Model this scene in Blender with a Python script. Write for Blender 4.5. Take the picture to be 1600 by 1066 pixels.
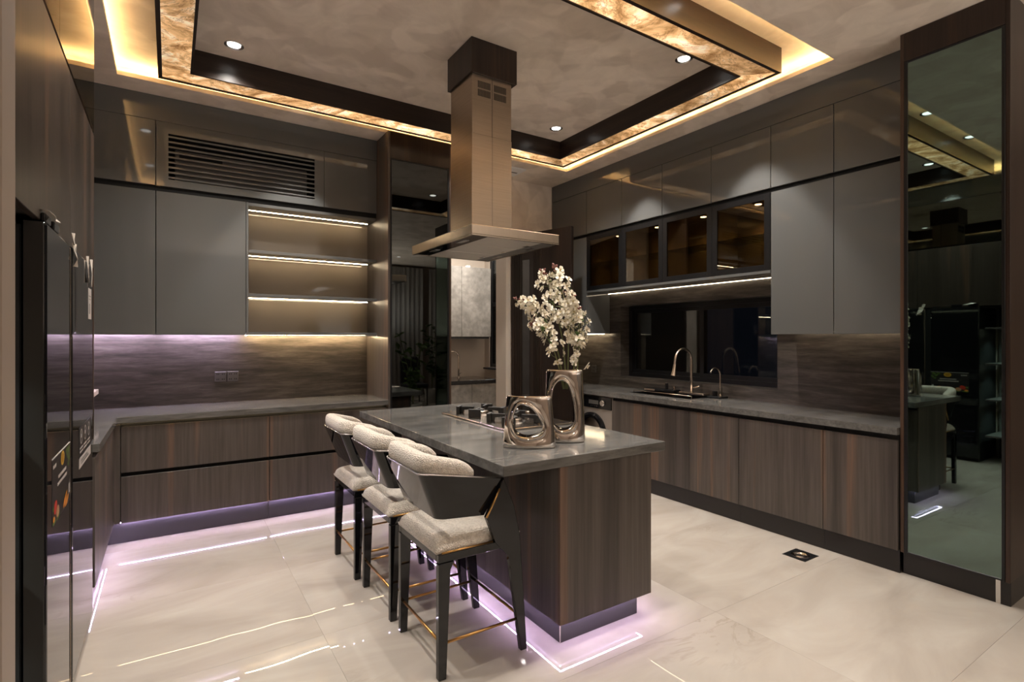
import bpy, bmesh, math, random
from mathutils import Vector, Matrix, Euler
random.seed(7)
PI = math.pi
scn = bpy.context.scene
for o in list(bpy.data.objects): bpy.data.objects.remove(o, do_unlink=True)
C = scn.collection

# ------------------------------------------------------------------ camera, world, exposure
cam_d = bpy.data.cameras.new('camera'); cam = bpy.data.objects.new('camera', cam_d); C.objects.link(cam)
cam.location = (0, 0, 1.45); cam.rotation_euler = (PI/2, 0, -math.atan(534/828.0))
cam_d.sensor_width = 36; cam_d.lens = 828/1600*36; cam_d.shift_y = -0.0025; cam_d.clip_start = 0.05
scn.camera = cam
w = bpy.data.worlds.new('night'); scn.world = w; w.use_nodes = True
w.node_tree.nodes['Background'].inputs[0].default_value = (0.010, 0.012, 0.018, 1)
w.node_tree.nodes['Background'].inputs[1].default_value = 0.35
vs = scn.view_settings
vs.view_transform = 'Standard'; vs.look = 'None'; vs.exposure = 0.74; vs.gamma = 1.0; vs.use_curve_mapping = False

def add_light(kind, name, loc, energy, color, rot=(0, 0, 0), **kw):
    d = bpy.data.lights.new(name, kind); d.energy = energy; d.color = color
    for k, v in kw.items(): setattr(d, k, v)
    o = bpy.data.objects.new(name, d); C.objects.link(o); o.location = loc; o.rotation_euler = rot
    return o
WARM = (1.0, 0.83, 0.66)
SOFT = (1.0, 0.94, 0.87)
# fill spots added in the unseen living room behind the camera
LIVING_FILL_SPOTS = [(1.3, -0.9), (3.1, -0.9), (0.2, -2.4), (2.2, -2.4), (4.4, -2.4)]
for x, y in LIVING_FILL_SPOTS:
    add_light('SPOT', 'living_fill_spot', (x, y, 3.30), 34, SOFT, spot_size=math.radians(140), spot_blend=0.9, shadow_soft_size=0.03)
add_light('AREA', 'added_fill_uplight', (2.6, -2.7, 1.5), 75, SOFT, rot=(PI, 0, 0), shape='RECTANGLE', size=3.4, size_y=1.8)  # unseen up-facing lamp, added only as soft ambient fill
add_light('AREA', 'back_kitchen_light', (3.4, 6.0, 2.9), 24, SOFT, shape='RECTANGLE', size=0.5, size_y=0.4)
# spots of the recessed downlights (their fittings are built further down)
TRAY_SPOTS = [(0.36, 4.00), (3.04, 3.95), (3.04, 2.48), (0.36, 2.48)]
COVE_SPOTS = [(3.615, 3.70), (3.615, 2.50), (0.90, 4.53), (2.50, 4.53), (-0.195, 3.70), (-0.195, 2.50), (2.52, 1.92), (2.00, 1.92), (1.0, 1.92)]
for x, y in TRAY_SPOTS:
    add_light('SPOT', 'tray_spot', (x, y, 3.405), 72, SOFT, spot_size=math.radians(128), spot_blend=1.0, shadow_soft_size=0.03)
for x, y in COVE_SPOTS:
    add_light('SPOT', 'cove_spot', (x, y, 3.405), 58, SOFT, spot_size=math.radians(66), spot_blend=0.35, shadow_soft_size=0.025)

# ------------------------------------------------------------------ material helpers
def mat(name):
    m = bpy.data.materials.new(name); m.use_nodes = True
    nt = m.node_tree; b = nt.nodes['Principled BSDF']
    return m, nt, b
def N(nt, t, **kw):
    n = nt.nodes.new(t)
    for k, v in kw.items(): setattr(n, k, v)
    return n
def plain(name, col, rough=0.4, metal=0.0, **kw):
    m, nt, b = mat(name)
    b.inputs['Base Color'].default_value = (*col, 1); b.inputs['Roughness'].default_value = rough; b.inputs['Metallic'].default_value = metal
    for k, v in kw.items(): b.inputs[k].default_value = v
    return m
def emit(name, col, strength):
    m = bpy.data.materials.new(name); m.use_nodes = True; nt = m.node_tree; nt.nodes.clear()
    e = N(nt, 'ShaderNodeEmission'); e.inputs[0].default_value = (*col, 1); e.inputs[1].default_value = strength
    o = N(nt, 'ShaderNodeOutputMaterial'); nt.links.new(e.outputs[0], o.inputs[0])
    return m
def coords(nt, scale, rot=(0, 0, 0), world=True, rnd=0.0):
    if world:
        g = N(nt, 'ShaderNodeNewGeometry'); src = g.outputs['Position']
    else:
        g = N(nt, 'ShaderNodeTexCoord'); src = g.outputs['Object']
    if rnd:
        oi = N(nt, 'ShaderNodeObjectInfo'); ml = N(nt, 'ShaderNodeMath', operation='MULTIPLY'); ml.inputs[1].default_value = rnd
        nt.links.new(oi.outputs['Random'], ml.inputs[0])
        cb = N(nt, 'ShaderNodeCombineXYZ'); nt.links.new(ml.outputs[0], cb.inputs[0]); nt.links.new(ml.outputs[0], cb.inputs[1])
        ad = N(nt, 'ShaderNodeVectorMath', operation='ADD'); nt.links.new(src, ad.inputs[0]); nt.links.new(cb.outputs[0], ad.inputs[1]); src = ad.outputs[0]
    mp = N(nt, 'ShaderNodeMapping'); mp.inputs['Scale'].default_value = scale; mp.inputs['Rotation'].default_value = rot
    nt.links.new(src, mp.inputs[0])
    return mp.outputs[0]
def noise(nt, vec, scale, detail=4, rough=0.5, dist=0.0):
    n = N(nt, 'ShaderNodeTexNoise'); n.inputs['Scale'].default_value = scale; n.inputs['Detail'].default_value = detail
    n.inputs['Roughness'].default_value = rough; n.inputs['Distortion'].default_value = dist
    nt.links.new(vec, n.inputs['Vector']); return n.outputs['Fac']
def ramp(nt, fac, stops):
    r = N(nt, 'ShaderNodeValToRGB'); el = r.color_ramp.elements
    while len(el) < len(stops): el.new(0.5)
    for e, (p, c) in zip(el, stops):
        e.position = p; e.color = (*c, 1) if len(c) == 3 else c
    nt.links.new(fac, r.inputs[0]); return r.outputs[0]
def mix(nt, fac, a, b, mode='MIX'):
    n = N(nt, 'ShaderNodeMix', data_type='RGBA', blend_type=mode)
    if isinstance(fac, (int, float)): n.inputs[0].default_value = fac
    else: nt.links.new(fac, n.inputs[0])
    for s, v in ((n.inputs[6], a), (n.inputs[7], b)):
        if isinstance(v, tuple): s.default_value = (*v, 1)
        else: nt.links.new(v, s)
    return n.outputs[2]
def bump(nt, b, h, strength, dist=0.01):
    n = N(nt, 'ShaderNodeBump'); n.inputs['Strength'].default_value = strength; n.inputs['Distance'].default_value = dist
    nt.links.new(h, n.inputs['Height']); nt.links.new(n.outputs[0], b.inputs['Normal'])
L = lambda nt, a, b: nt.links.new(a, b)

def wood(name, dark, mid, red, scale, rough=0.38, spec=0.35):
    m, nt, b = mat(name)
    v = coords(nt, scale)
    bands = noise(nt, v, 1.0, 2, 0.5)
    fine = noise(nt, coords(nt, tuple(s*9 for s in scale)), 1.0, 3, 0.6)
    c1 = ramp(nt, bands, [(0.3, dark), (0.50, mid), (0.57, mid), (0.63, red), (0.68, mid)])
    c2 = ramp(nt, fine, [(0.3, (0.74, 0.74, 0.74)), (0.7, (1.12, 1.12, 1.12))])
    L(nt, mix(nt, 1.0, c1, c2, 'MULTIPLY'), b.inputs['Base Color'])
    b.inputs['Roughness'].default_value = rough; b.inputs['Specular IOR Level'].default_value = spec
    bump(nt, b, fine, 0.06, 0.002)
    return m
M = {}
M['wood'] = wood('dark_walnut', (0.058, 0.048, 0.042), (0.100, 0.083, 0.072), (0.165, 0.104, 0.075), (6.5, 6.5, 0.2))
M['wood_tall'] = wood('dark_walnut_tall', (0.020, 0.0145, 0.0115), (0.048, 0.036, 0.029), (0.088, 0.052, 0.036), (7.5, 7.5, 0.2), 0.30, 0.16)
M['wood_dark'] = wood('espresso_wood', (0.022, 0.014, 0.011), (0.036, 0.022, 0.017), (0.05, 0.028, 0.019), (9, 9, 0.3), 0.3)
M['wood_black'] = wood('blackened_wood', (0.010, 0.0065, 0.005), (0.016, 0.010, 0.0075), (0.022, 0.013, 0.009), (9, 9, 0.3), 0.35)
M['wood_beam'] = wood('beam_wood', (0.020, 0.012, 0.009), (0.030, 0.018, 0.013), (0.04, 0.022, 0.015), (1.2, 1.2, 20), 0.3)
M['wood_edge'] = wood('walnut_edge', (0.045, 0.027, 0.019), (0.075, 0.045, 0.030), (0.10, 0.056, 0.035), (14, 14, 0.3), 0.4)

def lacquer(name, col, rough=0.1):
    m, nt, b = mat(name)
    b.inputs['Base Color'].default_value = (*col, 1); b.inputs['Roughness'].default_value = rough
    b.inputs['IOR'].default_value = 1.5
    return m
M['grey'] = lacquer('grey_gloss_lacquer', (0.125, 0.127, 0.125), 0.05)
M['taupe'] = lacquer('taupe_gloss_back_panel', (0.22, 0.185, 0.145), 0.06)
M['black_lacquer'] = plain('black_lacquer', (0.008, 0.008, 0.009), 0.035, **{'Specular IOR Level': 0.5})
M['black'] = plain('matt_black', (0.010, 0.010, 0.011), 0.5)
M['void'] = plain('shadow_gap_black', (0.004, 0.004, 0.004), 0.8)
M['plinth'] = plain('dark_plinth', (0.055, 0.053, 0.058), 0.28, 0.0)
M['plinth_black'] = plain('black_plinth', (0.018, 0.015, 0.015), 0.35)
M['black_alu'] = plain('black_aluminium', (0.012, 0.012, 0.013), 0.35, 0.3)

def stone(name, c0, c1, c2, scale, rough, speck=True):
    m, nt, b = mat(name)
    a = noise(nt, coords(nt, scale), 1.0, 5, 0.6, 0.4)
    col = ramp(nt, a, [(0.3, c0), (0.5, c1), (0.7, c2)])
    f = noise(nt, coords(nt, tuple(s*6 for s in scale)), 1.0, 4, 0.6)
    col = mix(nt, 1.0, col, ramp(nt, f, [(0.3, (0.72, 0.72, 0.72)), (0.7, (1.18, 1.18, 1.18))]), 'MULTIPLY')
    if speck:
        s = noise(nt, coords(nt, (1, 1, 1)), 420, 2, 0.5)
        col = mix(nt, ramp(nt, s, [(0.63, (0, 0, 0)), (0.70, (0.35, 0.35, 0.35))]), col, (0.03, 0.028, 0.026))
    L(nt, col, b.inputs['Base Color']); b.inputs['Roughness'].default_value = rough
    bump(nt, b, f, 0.02, 0.001)
    return m
M['worktop'] = stone('grey_quartz', (0.098, 0.094, 0.088), (0.140, 0.135, 0.127), (0.188, 0.180, 0.168), (1.6, 8.5, 9.0), 0.09)
M['splash'] = stone('brown_streaked_stone', (0.036, 0.030, 0.025), (0.075, 0.064, 0.054), (0.14, 0.12, 0.102), (2.6, 2.6, 26.0), 0.32)
M['concrete'] = stone('grey_cement_laminate', (0.15, 0.138, 0.122), (0.225, 0.208, 0.185), (0.285, 0.265, 0.238), (2.6, 2.6, 2.6), 0.45, False)

def plaster(name, c0, c1, rough=0.55):
    m, nt, b = mat(name)
    v = coords(nt, (1, 1, 1))
    dn = N(nt, 'ShaderNodeTexNoise'); dn.inputs['Scale'].default_value = 1.6; dn.inputs['Detail'].default_value = 3; L(nt, v, dn.inputs['Vector'])
    mx = N(nt, 'ShaderNodeMix', data_type='VECTOR'); mx.inputs[0].default_value = 0.35; L(nt, v, mx.inputs[4]); L(nt, dn.outputs['Color'], mx.inputs[5])
    vo = N(nt, 'ShaderNodeTexVoronoi', feature='SMOOTH_F1'); vo.inputs['Scale'].default_value = 7.5; vo.inputs['Smoothness'].default_value = 0.25; vo.inputs['Randomness'].default_value = 1.0
    L(nt, mx.outputs[1], vo.inputs['Vector'])
    sep = N(nt, 'ShaderNodeSeparateColor'); L(nt, vo.outputs['Color'], sep.inputs[0])
    n2 = noise(nt, v, 3.5, 6, 0.6, 1.0)
    ad = N(nt, 'ShaderNodeMath', operation='ADD'); L(nt, sep.outputs[0], ad.inputs[0]); L(nt, n2, ad.inputs[1])
    ml = N(nt, 'ShaderNodeMath', operation='MULTIPLY_ADD'); ml.inputs[1].default_value = 0.28; L(nt, sep.outputs[0], ml.inputs[0]); m2 = N(nt, 'ShaderNodeMath', operation='MULTIPLY'); m2.inputs[1].default_value = 0.72; L(nt, n2, m2.inputs[0]); L(nt, m2.outputs[0], ml.inputs[2])
    L(nt, ramp(nt, ml.outputs[0], [(0.32, c0), (0.66, c1)]), b.inputs['Base Color'])
    b.inputs['Roughness'].default_value = rough
    bump(nt, b, ml.outputs[0], 0.05, 0.004)
    return m
M['plaster'] = plaster('trowelled_plaster', (0.68, 0.575, 0.48), (0.90, 0.79, 0.68))
M['beige_wall'] = plain('beige_paint', (0.33, 0.27, 0.225), 0.6)
M['cream'] = plain('cream_paint', (0.52, 0.45, 0.38), 0.5)

def marble():
    m, nt, b = mat('cream_marble_tile')
    v = coords(nt, (1, 1, 1), rnd=7.0)
    vs_ = coords(nt, (1.0, 2.4, 1), (0, 0, 0.35), rnd=7.0)
    cloud = noise(nt, vs_, 1.3, 5, 0.55, 0.8)
    col = ramp(nt, cloud, [(0.3, (0.37, 0.325, 0.28)), (0.55, (0.445, 0.400, 0.35)), (0.75, (0.495, 0.455, 0.405))])
    vein = noise(nt, vs_, 1.7, 5, 0.62, 1.2)
    ab = N(nt, 'ShaderNodeMath', operation='SUBTRACT'); ab.inputs[1].default_value = 0.5; L(nt, vein, ab.inputs[0])
    ab2 = N(nt, 'ShaderNodeMath', operation='ABSOLUTE'); L(nt, ab.outputs[0], ab2.inputs[0])
    line = ramp(nt, ab2.outputs[0], [(0.0, (1, 1, 1)), (0.03, (0, 0, 0))])
    msk = ramp(nt, noise(nt, v, 0.9, 3, 0.5, 0.5), [(0.58, (0, 0, 0)), (0.76, (0.42, 0.42, 0.42))])
    ml = mix(nt, 1.0, line, msk, 'MULTIPLY')
    col = mix(nt, ml, col, (0.20, 0.155, 0.105))
    L(nt, col, b.inputs['Base Color']); b.inputs['Roughness'].default_value = 0.010; b.inputs['IOR'].default_value = 1.5
    wv = noise(nt, v, 2.6, 1, 0.4)
    bump(nt, b, wv, 0.05, 0.025)
    return m
M['marble'] = marble()
M['grout'] = plain('grout', (0.48, 0.42, 0.35), 0.8)

def onyx():
    m, nt, b = mat('backlit_onyx')
    v = coords(nt, (1, 1, 1), rnd=5.0)
    n1 = noise(nt, v, 3.6, 8, 0.62, 1.8)
    base = ramp(nt, n1, [(0.28, (0.17, 0.075, 0.025)), (0.40, (0.42, 0.22, 0.085)), (0.52, (0.72, 0.43, 0.20)), (0.68, (1.0, 0.80, 0.55))])
    vein = noise(nt, v, 2.7, 9, 0.7, 2.4)
    sb = N(nt, 'ShaderNodeMath', operation='SUBTRACT'); sb.inputs[1].default_value = 0.5; L(nt, vein, sb.inputs[0])
    av = N(nt, 'ShaderNodeMath', operation='ABSOLUTE'); L(nt, sb.outputs[0], av.inputs[0])
    col = mix(nt, ramp(nt, av.outputs[0], [(0.0, (0.75, 0.75, 0.75)), (0.022, (0, 0, 0))]), base, (0.16, 0.065, 0.02))
    gl = noise(nt, v, 0.9, 2, 0.5)
    st = N(nt, 'ShaderNodeMapRange'); st.inputs[1].default_value = 0.35; st.inputs[2].default_value = 0.7; st.inputs[3].default_value = 0.30; st.inputs[4].default_value = 1.5
    L(nt, gl, st.inputs[0])
    L(nt, col, b.inputs['Base Color']); L(nt, col, b.inputs['Emission Color']); L(nt, st.outputs[0], b.inputs['Emission Strength'])
    b.inputs['Roughness'].default_value = 0.25
    return m
M['onyx'] = onyx()

def steel(name, col, rough, scale):
    m, nt, b = mat(name)
    f = noise(nt, coords(nt, scale), 1.0, 3, 0.6)
    L(nt, ramp(nt, f, [(0.3, tuple(c*0.85 for c in col)), (0.7, col)]), b.inputs['Base Color'])
    b.inputs['Metallic'].default_value = 1.0; b.inputs['Roughness'].default_value = rough
    bump(nt, b, f, 0.03, 0.001)
    return m
M['steel'] = steel('brushed_steel', (0.52, 0.43, 0.335), 0.36, (4, 4, 300))
M['steel_h'] = steel('brushed_steel_edge', (0.66, 0.57, 0.475), 0.25, (300, 300, 5))
M['mesh_filter'] = plain('filter_mesh', (0.62, 0.57, 0.51), 0.4, 0.6)
M['chrome'] = plain('champagne_chrome', (0.74, 0.69, 0.645), 0.045, 1.0)
M['nickel'] = plain('brushed_nickel', (0.62, 0.53, 0.45), 0.25, 1.0)
M['silver'] = plain('silver_trim', (0.75, 0.72, 0.70), 0.25, 1.0)
M['gold'] = plain('brass_gold', (0.55, 0.31, 0.11), 0.28, 1.0)
M['iron'] = plain('cast_iron', (0.012, 0.011, 0.010), 0.4)
M['hob'] = plain('hob_steel', (0.40, 0.345, 0.29), 0.22, 1.0)
M['white'] = plain('white_plastic', (0.70, 0.66, 0.62), 0.4)
M['grey_plastic'] = plain('grey_plastic', (0.10, 0.092, 0.085), 0.4)
M['washer'] = plain('champagne_enamel', (0.34, 0.30, 0.265), 0.35, 0.2)
M['film'] = plain('clear_film', (0.62, 0.56, 0.50), 0.25)
M['paper'] = plain('label_paper', (0.52, 0.48, 0.46), 0.5)
M['drum'] = plain('steel_drum', (0.45, 0.41, 0.37), 0.3, 1.0)

def boucle():
    m, nt, b = mat('cream_boucle')
    v = coords(nt, (1, 1, 1), world=False)
    vo = N(nt, 'ShaderNodeTexVoronoi'); vo.inputs['Scale'].default_value = 170; L(nt, v, vo.inputs['Vector'])
    n1 = noise(nt, v, 90, 4, 0.7)
    L(nt, ramp(nt, n1, [(0.3, (0.48, 0.42, 0.355)), (0.65, (0.74, 0.67, 0.585))]), b.inputs['Base Color'])
    b.inputs['Roughness'].default_value = 0.95; b.inputs['Sheen Weight'].default_value = 0.3
    bump(nt, b, vo.outputs['Distance'], 0.8, 0.006)
    return m
M['boucle'] = boucle()

def tinted(name, refl, through, fac, rough=0.015):
    m = bpy.data.materials.new(name); m.use_nodes = True; nt = m.node_tree; nt.nodes.clear()
    g = N(nt, 'ShaderNodeBsdfGlossy'); g.inputs['Color'].default_value = (*refl, 1); g.inputs['Roughness'].default_value = rough
    t = N(nt, 'ShaderNodeBsdfTransparent'); t.inputs[0].default_value = (*through, 1)
    lw = N(nt, 'ShaderNodeLayerWeight'); lw.inputs[0].default_value = 0.25
    mr = N(nt, 'ShaderNodeMapRange'); mr.inputs[3].default_value = fac; mr.inputs[4].default_value = 0.85
    L(nt, lw.outputs['Fresnel'], mr.inputs[0])
    mx = N(nt, 'ShaderNodeMixShader'); L(nt, mr.outputs[0], mx.inputs[0]); L(nt, t.outputs[0], mx.inputs[1]); L(nt, g.outputs[0], mx.inputs[2])
    o = N(nt, 'ShaderNodeOutputMaterial'); L(nt, mx.outputs[0], o.inputs[0])
    return m
M['smoke_glass'] = tinted('smoked_green_glass', (0.68, 0.93, 0.85), (0.10, 0.11, 0.10), 0.225)
M['bronze_glass'] = tinted('bronze_tinted_glass', (0.8, 0.8, 0.75), (0.42, 0.36, 0.28), 0.07)
M['night_glass'] = tinted('window_glass_at_night', (0.8, 0.85, 0.85), (0.55, 0.57, 0.58), 0.05)
M['mirror_glass'] = tinted('bronze_mirror', (0.66, 0.62, 0.55), (0.02, 0.02, 0.02), 0.62)
M['clear_glass'] = tinted('clear_shelf_glass', (0.8, 0.85, 0.8), (0.75, 0.8, 0.76), 0.08)
M['bronze_lining'] = plain('bronze_lining', (0.22, 0.145, 0.062), 0.4)
M['dark_lining'] = plain('dark_lining', (0.05, 0.045, 0.042), 0.5)
M['led_warm'] = emit('warm_led', (1.0, 0.72, 0.40), 14)
M['led_shelf'] = emit('warm_white_led', (1.0, 0.78, 0.50), 28)
M['led_cove'] = emit('cove_led', (1.0, 0.69, 0.30), 30)
M['led_violet'] = emit('violet_white_led', (0.80, 0.60, 1.0), 66)
M['led_cool'] = emit('violet_under_cabinet_led', (0.82, 0.68, 1.0), 140)
M['led_spot'] = emit('spot_lamp', (1.0, 0.95, 0.88), 3.5)
M['led_small'] = emit('puck_lamp', (1.0, 0.86, 0.62), 16)
M['leaf'] = plain('green_leaf', (0.085, 0.16, 0.03), 0.45)
M['leaf_dark'] = plain('dark_green_leaf', (0.03, 0.075, 0.02), 0.4)
M['stem'] = plain('branch_stem', (0.12, 0.14, 0.05), 0.6)
M['bud'] = plain('reddish_bud', (0.20, 0.075, 0.06), 0.6)
M['petal'] = plain('cream_petal', (0.84, 0.78, 0.65), 0.6)
M['pistil'] = plain('yellow_pistil', (0.55, 0.42, 0.12), 0.6)
M['curtain'] = plain('grey_curtain', (0.42, 0.41, 0.40), 0.9)
M['charcoal'] = plain('charcoal_fabric', (0.03, 0.03, 0.032), 0.9)
M['ceramic'] = plain('white_ceramic', (0.5, 0.48, 0.45), 0.35)
M['soil'] = plain('soil', (0.03, 0.02, 0.015), 0.9)

# ------------------------------------------------------------------ mesh helpers
ORG = {}                                    # world origin of every object built
def new_bm(): return bmesh.new()
def add_box(bm, x0, x1, y0, y1, z0, z1, bev=0.0, seg=1):
    vs_ = [bm.verts.new((x, y, z)) for z in (z0, z1) for x, y in ((x0, y0), (x1, y0), (x1, y1), (x0, y1))]
    fs = [bm.faces.new([vs_[i] for i in f]) for f in ((3, 2, 1, 0), (4, 5, 6, 7), (0, 1, 5, 4), (1, 2, 6, 5), (2, 3, 7, 6), (3, 0, 4, 7))]
    if bev > 0:
        es = list({e for f in fs for e in f.edges})
        bmesh.ops.bevel(bm, geom=es, offset=bev, segments=seg, affect='EDGES', profile=0.5)
    return vs_
def add_prism(bm, pts, axis, a0, a1, bev=0.0, seg=1):
    """polygon pts (2D) extruded along axis: 'x' pts=(y,z), 'y' pts=(x,z), 'z' pts=(x,y)"""
    def P(p, a):
        return {'x': (a, p[0], p[1]), 'y': (p[0], a, p[1]), 'z': (p[0], p[1], a)}[axis]
    v0 = [bm.verts.new(P(p, a0)) for p in pts]; v1 = [bm.verts.new(P(p, a1)) for p in pts]
    n = len(pts)
    fs = [bm.faces.new(v0[::-1]), bm.faces.new(v1)]
    for i in range(n):
        fs.append(bm.faces.new((v0[i], v0[(i+1) % n], v1[(i+1) % n], v1[i])))
    bmesh.ops.recalc_face_normals(bm, faces=fs)
    if bev > 0:
        es = list({e for f in fs for e in f.edges})
        bmesh.ops.bevel(bm, geom=es, offset=bev, segments=seg, affect='EDGES', profile=0.5)
def add_lathe(bm, prof, cx, cy, n=24, axis='z', base=0.0):
    """prof: list of (r, h); revolved about axis through (cx,cy)"""
    rings = []
    for r, h in prof:
        ring = []
        for i in range(n):
            a = 2*PI*i/n; u, v = r*math.cos(a), r*math.sin(a)
            p = {'z': (cx+u, cy+v, h), 'x': (h, cx+u, cy+v), 'y': (cx+u, h, cy+v)}[axis]
            ring.append(bm.verts.new(p))
        rings.append(ring)
    fs = []
    for a, b in zip(rings, rings[1:]):
        for i in range(n):
            fs.append(bm.faces.new((a[i], a[(i+1) % n], b[(i+1) % n], b[i])))
    fs.append(bm.faces.new(rings[0][::-1])); fs.append(bm.faces.new(rings[-1]))
    bmesh.ops.recalc_face_normals(bm, faces=fs)
def add_tube(bm, pts, r, n=10, closed=False):
    pts = [Vector(p) for p in pts]; rr = r if isinstance(r, (list, tuple)) else [r]*len(pts)
    rings = []; up = Vector((0, 0, 1)); m = len(pts)
    prev = None
    for i, p in enumerate(pts):
        if closed: t = pts[(i+1) % m]-pts[i-1]
        else: t = pts[min(i+1, m-1)]-pts[max(i-1, 0)]
        t.normalize()
        if prev is None:
            a = up if abs(t.dot(up)) < 0.9 else Vector((1, 0, 0)); u = t.cross(a).normalized()
        else:
            u = (prev - t*prev.dot(t)).normalized()
        prev = u; v = t.cross(u)
        rings.append([bm.verts.new(p+(u*math.cos(2*PI*k/n)+v*math.sin(2*PI*k/n))*rr[i]) for k in range(n)])
    fs = []
    pairs = list(zip(rings, rings[1:]))+([(rings[-1], rings[0])] if closed else [])
    for a, b in pairs:
        for i in range(n):
            fs.append(bm.faces.new((a[i], a[(i+1) % n], b[(i+1) % n], b[i])))
    if not closed:
        fs.append(bm.faces.new(rings[0][::-1])); fs.append(bm.faces.new(rings[-1]))
    bmesh.ops.recalc_face_normals(bm, faces=fs)
def obj(name, bm, m, parent=None, loc=None, smooth=False, label=None, kind=None):
    """bm is in world coordinates; one linked mesh object whose origin is loc (or its parent's origin)"""
    me = bpy.data.meshes.new(name)
    if loc is None: loc = ORG[parent.name] if parent else (0, 0, 0)
    bmesh.ops.translate(bm, verts=bm.verts, vec=-Vector(loc))
    bm.to_mesh(me); bm.free()
    if smooth:
        for p in me.polygons: p.use_smooth = True
        if smooth is not True: me.set_sharp_from_angle(angle=math.radians(smooth))
    o = bpy.data.objects.new(name, me); C.objects.link(o)
    if isinstance(m, (list, tuple)):
        for k in m: me.materials.append(k)
    else: me.materials.append(m)
    ORG[o.name] = Vector(loc)
    if parent:
        o.parent = parent; o.location = Vector(loc)-ORG[parent.name]
    else: o.location = loc
    if label: o['label'] = label
    if kind: o['kind'] = kind
    return o
def thing(name, label, cat, loc, group=None, rotz=0.0):
    o = bpy.data.objects.new(name, None); C.objects.link(o); o.location = loc; o.rotation_euler = (0, 0, rotz)
    o.empty_display_size = 0.05
    ORG[o.name] = Vector(loc)
    o['label'] = label; o['category'] = cat
    if group: o['group'] = group
    return o
def tag(o, label, cat, group=None):
    o['label'] = label; o['category'] = cat
    if group: o['group'] = group
    return o
def bx(name, x0, x1, y0, y1, z0, z1, m, parent=None, bev=0.0015, seg=1, **kw):
    bm = new_bm(); add_box(bm, x0, x1, y0, y1, z0, z1, bev, seg)
    if parent is None and 'loc' not in kw: kw['loc'] = ((x0+x1)/2, (y0+y1)/2, z0)
    return obj(name, bm, m, parent, **kw)
def boxes(name, lst, m, parent=None, bev=0.0, **kw):
    bm = new_bm()
    for b in lst: add_box(bm, *b, bev)
    return obj(name, bm, m, parent, **kw)
def struct(o): o['kind'] = 'structure'; return o
def dup(root, loc, label=None, group=None, rotz=None):
    r = root.copy(); C.objects.link(r); r.location = loc
    if rotz is not None: r.rotation_euler = (0, 0, rotz)
    if label: r['label'] = label
    if group: r['group'] = group
    for ch in list(root.children):
        c = ch.copy(); C.objects.link(c); c.parent = r
        for g in list(ch.children):
            d = g.copy(); C.objects.link(d); d.parent = c
    return r

# ------------------------------------------------------------------ the room
CZ, TZ = 3.32, 3.42
fl = struct(bx('floor', -2.0, 7.4, -4.6, 8.2, -0.10, -0.010, M['grout'], bev=0))
GAP = 0.0003
DX0, DX1, DY0, DY1 = 3.457, 3.63, 1.857, 2.012           # floor drain cut-out
tx = [-2.0, -1.17, 0.63, 2.43, 4.23, 6.03, 7.4]
ty = [-4.6] + [1.775+0.9*k for k in range(-6, 8)]
tile_mesh = {}
for i in range(len(tx)-1):
    for j in range(len(ty)-1):
        x0, x1, y0, y1 = tx[i]+GAP, tx[i+1]-GAP, ty[j]+GAP, ty[j+1]-GAP
        if x0 < DX0 and x1 > DX1 and y0 < DY0 and y1 > DY1:
            bm = new_bm()
            for b in ((x0, DX0, y0, y1), (DX1, x1, y0, y1), (DX0, DX1, y0, DY0), (DX0, DX1, DY1, y1)): add_box(bm, *b, -0.0095, 0.0)
            t = obj('tile', bm, M['marble'], fl, loc=((x0+x1)/2, (y0+y1)/2, 0))
        else:
            key = (round(x1-x0, 3), round(y1-y0, 3))
            if key not in tile_mesh:
                t = bx('tile', x0, x1, y0, y1, -0.0095, 0.0, M['marble'], fl, bev=0.0003, loc=((x0+x1)/2, (y0+y1)/2, 0)); tile_mesh[key] = t.data
            else:
                t = bpy.data.objects.new('tile', tile_mesh[key]); C.objects.link(t); t.parent = fl
                t.location = Vector(((x0+x1)/2, (y0+y1)/2, 0))-ORG[fl.name]

HX0, HX1, HY0, HY1 = -0.316, 3.738, 1.812, 4.662        # ceiling tray opening
cl = []
X0, X1, Y0, Y1 = -2.0, 7.4, -4.6, 8.2
def ring(lst, a, b, c, d, z0, z1):
    lst += [(X0, a, Y0, Y1, z0, z1), (b, X1, Y0, Y1, z0, z1), (a, b, Y0, c, z0, z1), (a, b, d, Y1, z0, z1)]
ring(cl, HX0, HX1, HY0, HY1, CZ, CZ+0.030)
ring(cl, HX0-0.10, HX1+0.10, HY0-0.10, HY1+0.10, CZ+0.030, TZ)
cl.append((X0, X1, Y0, Y1, TZ, TZ+0.08))
ceil = struct(boxes('ceiling', cl, M['plaster'], loc=(1.7, 3.2, CZ)))
# cove led lying on the ledge
s = 0.012
a, b, c, d = HX0-0.045, HX1+0.045, HY0-0.045, HY1+0.045
cv = boxes('cove_led_strip', [(a, a+s, c, d, CZ+0.031, CZ+0.037), (b-s, b, c, d, CZ+0.031, CZ+0.037), (a+s, b-s, c, c+s, CZ+0.031, CZ+0.037), (a+s, b-s, d-s, d, CZ+0.031, CZ+0.037)], M['led_cove'], loc=(1.7, 3.2, CZ+0.031))
tag(cv, 'warm yellow led strip lying on the ledge of the ceiling tray', 'light strip')

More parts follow.
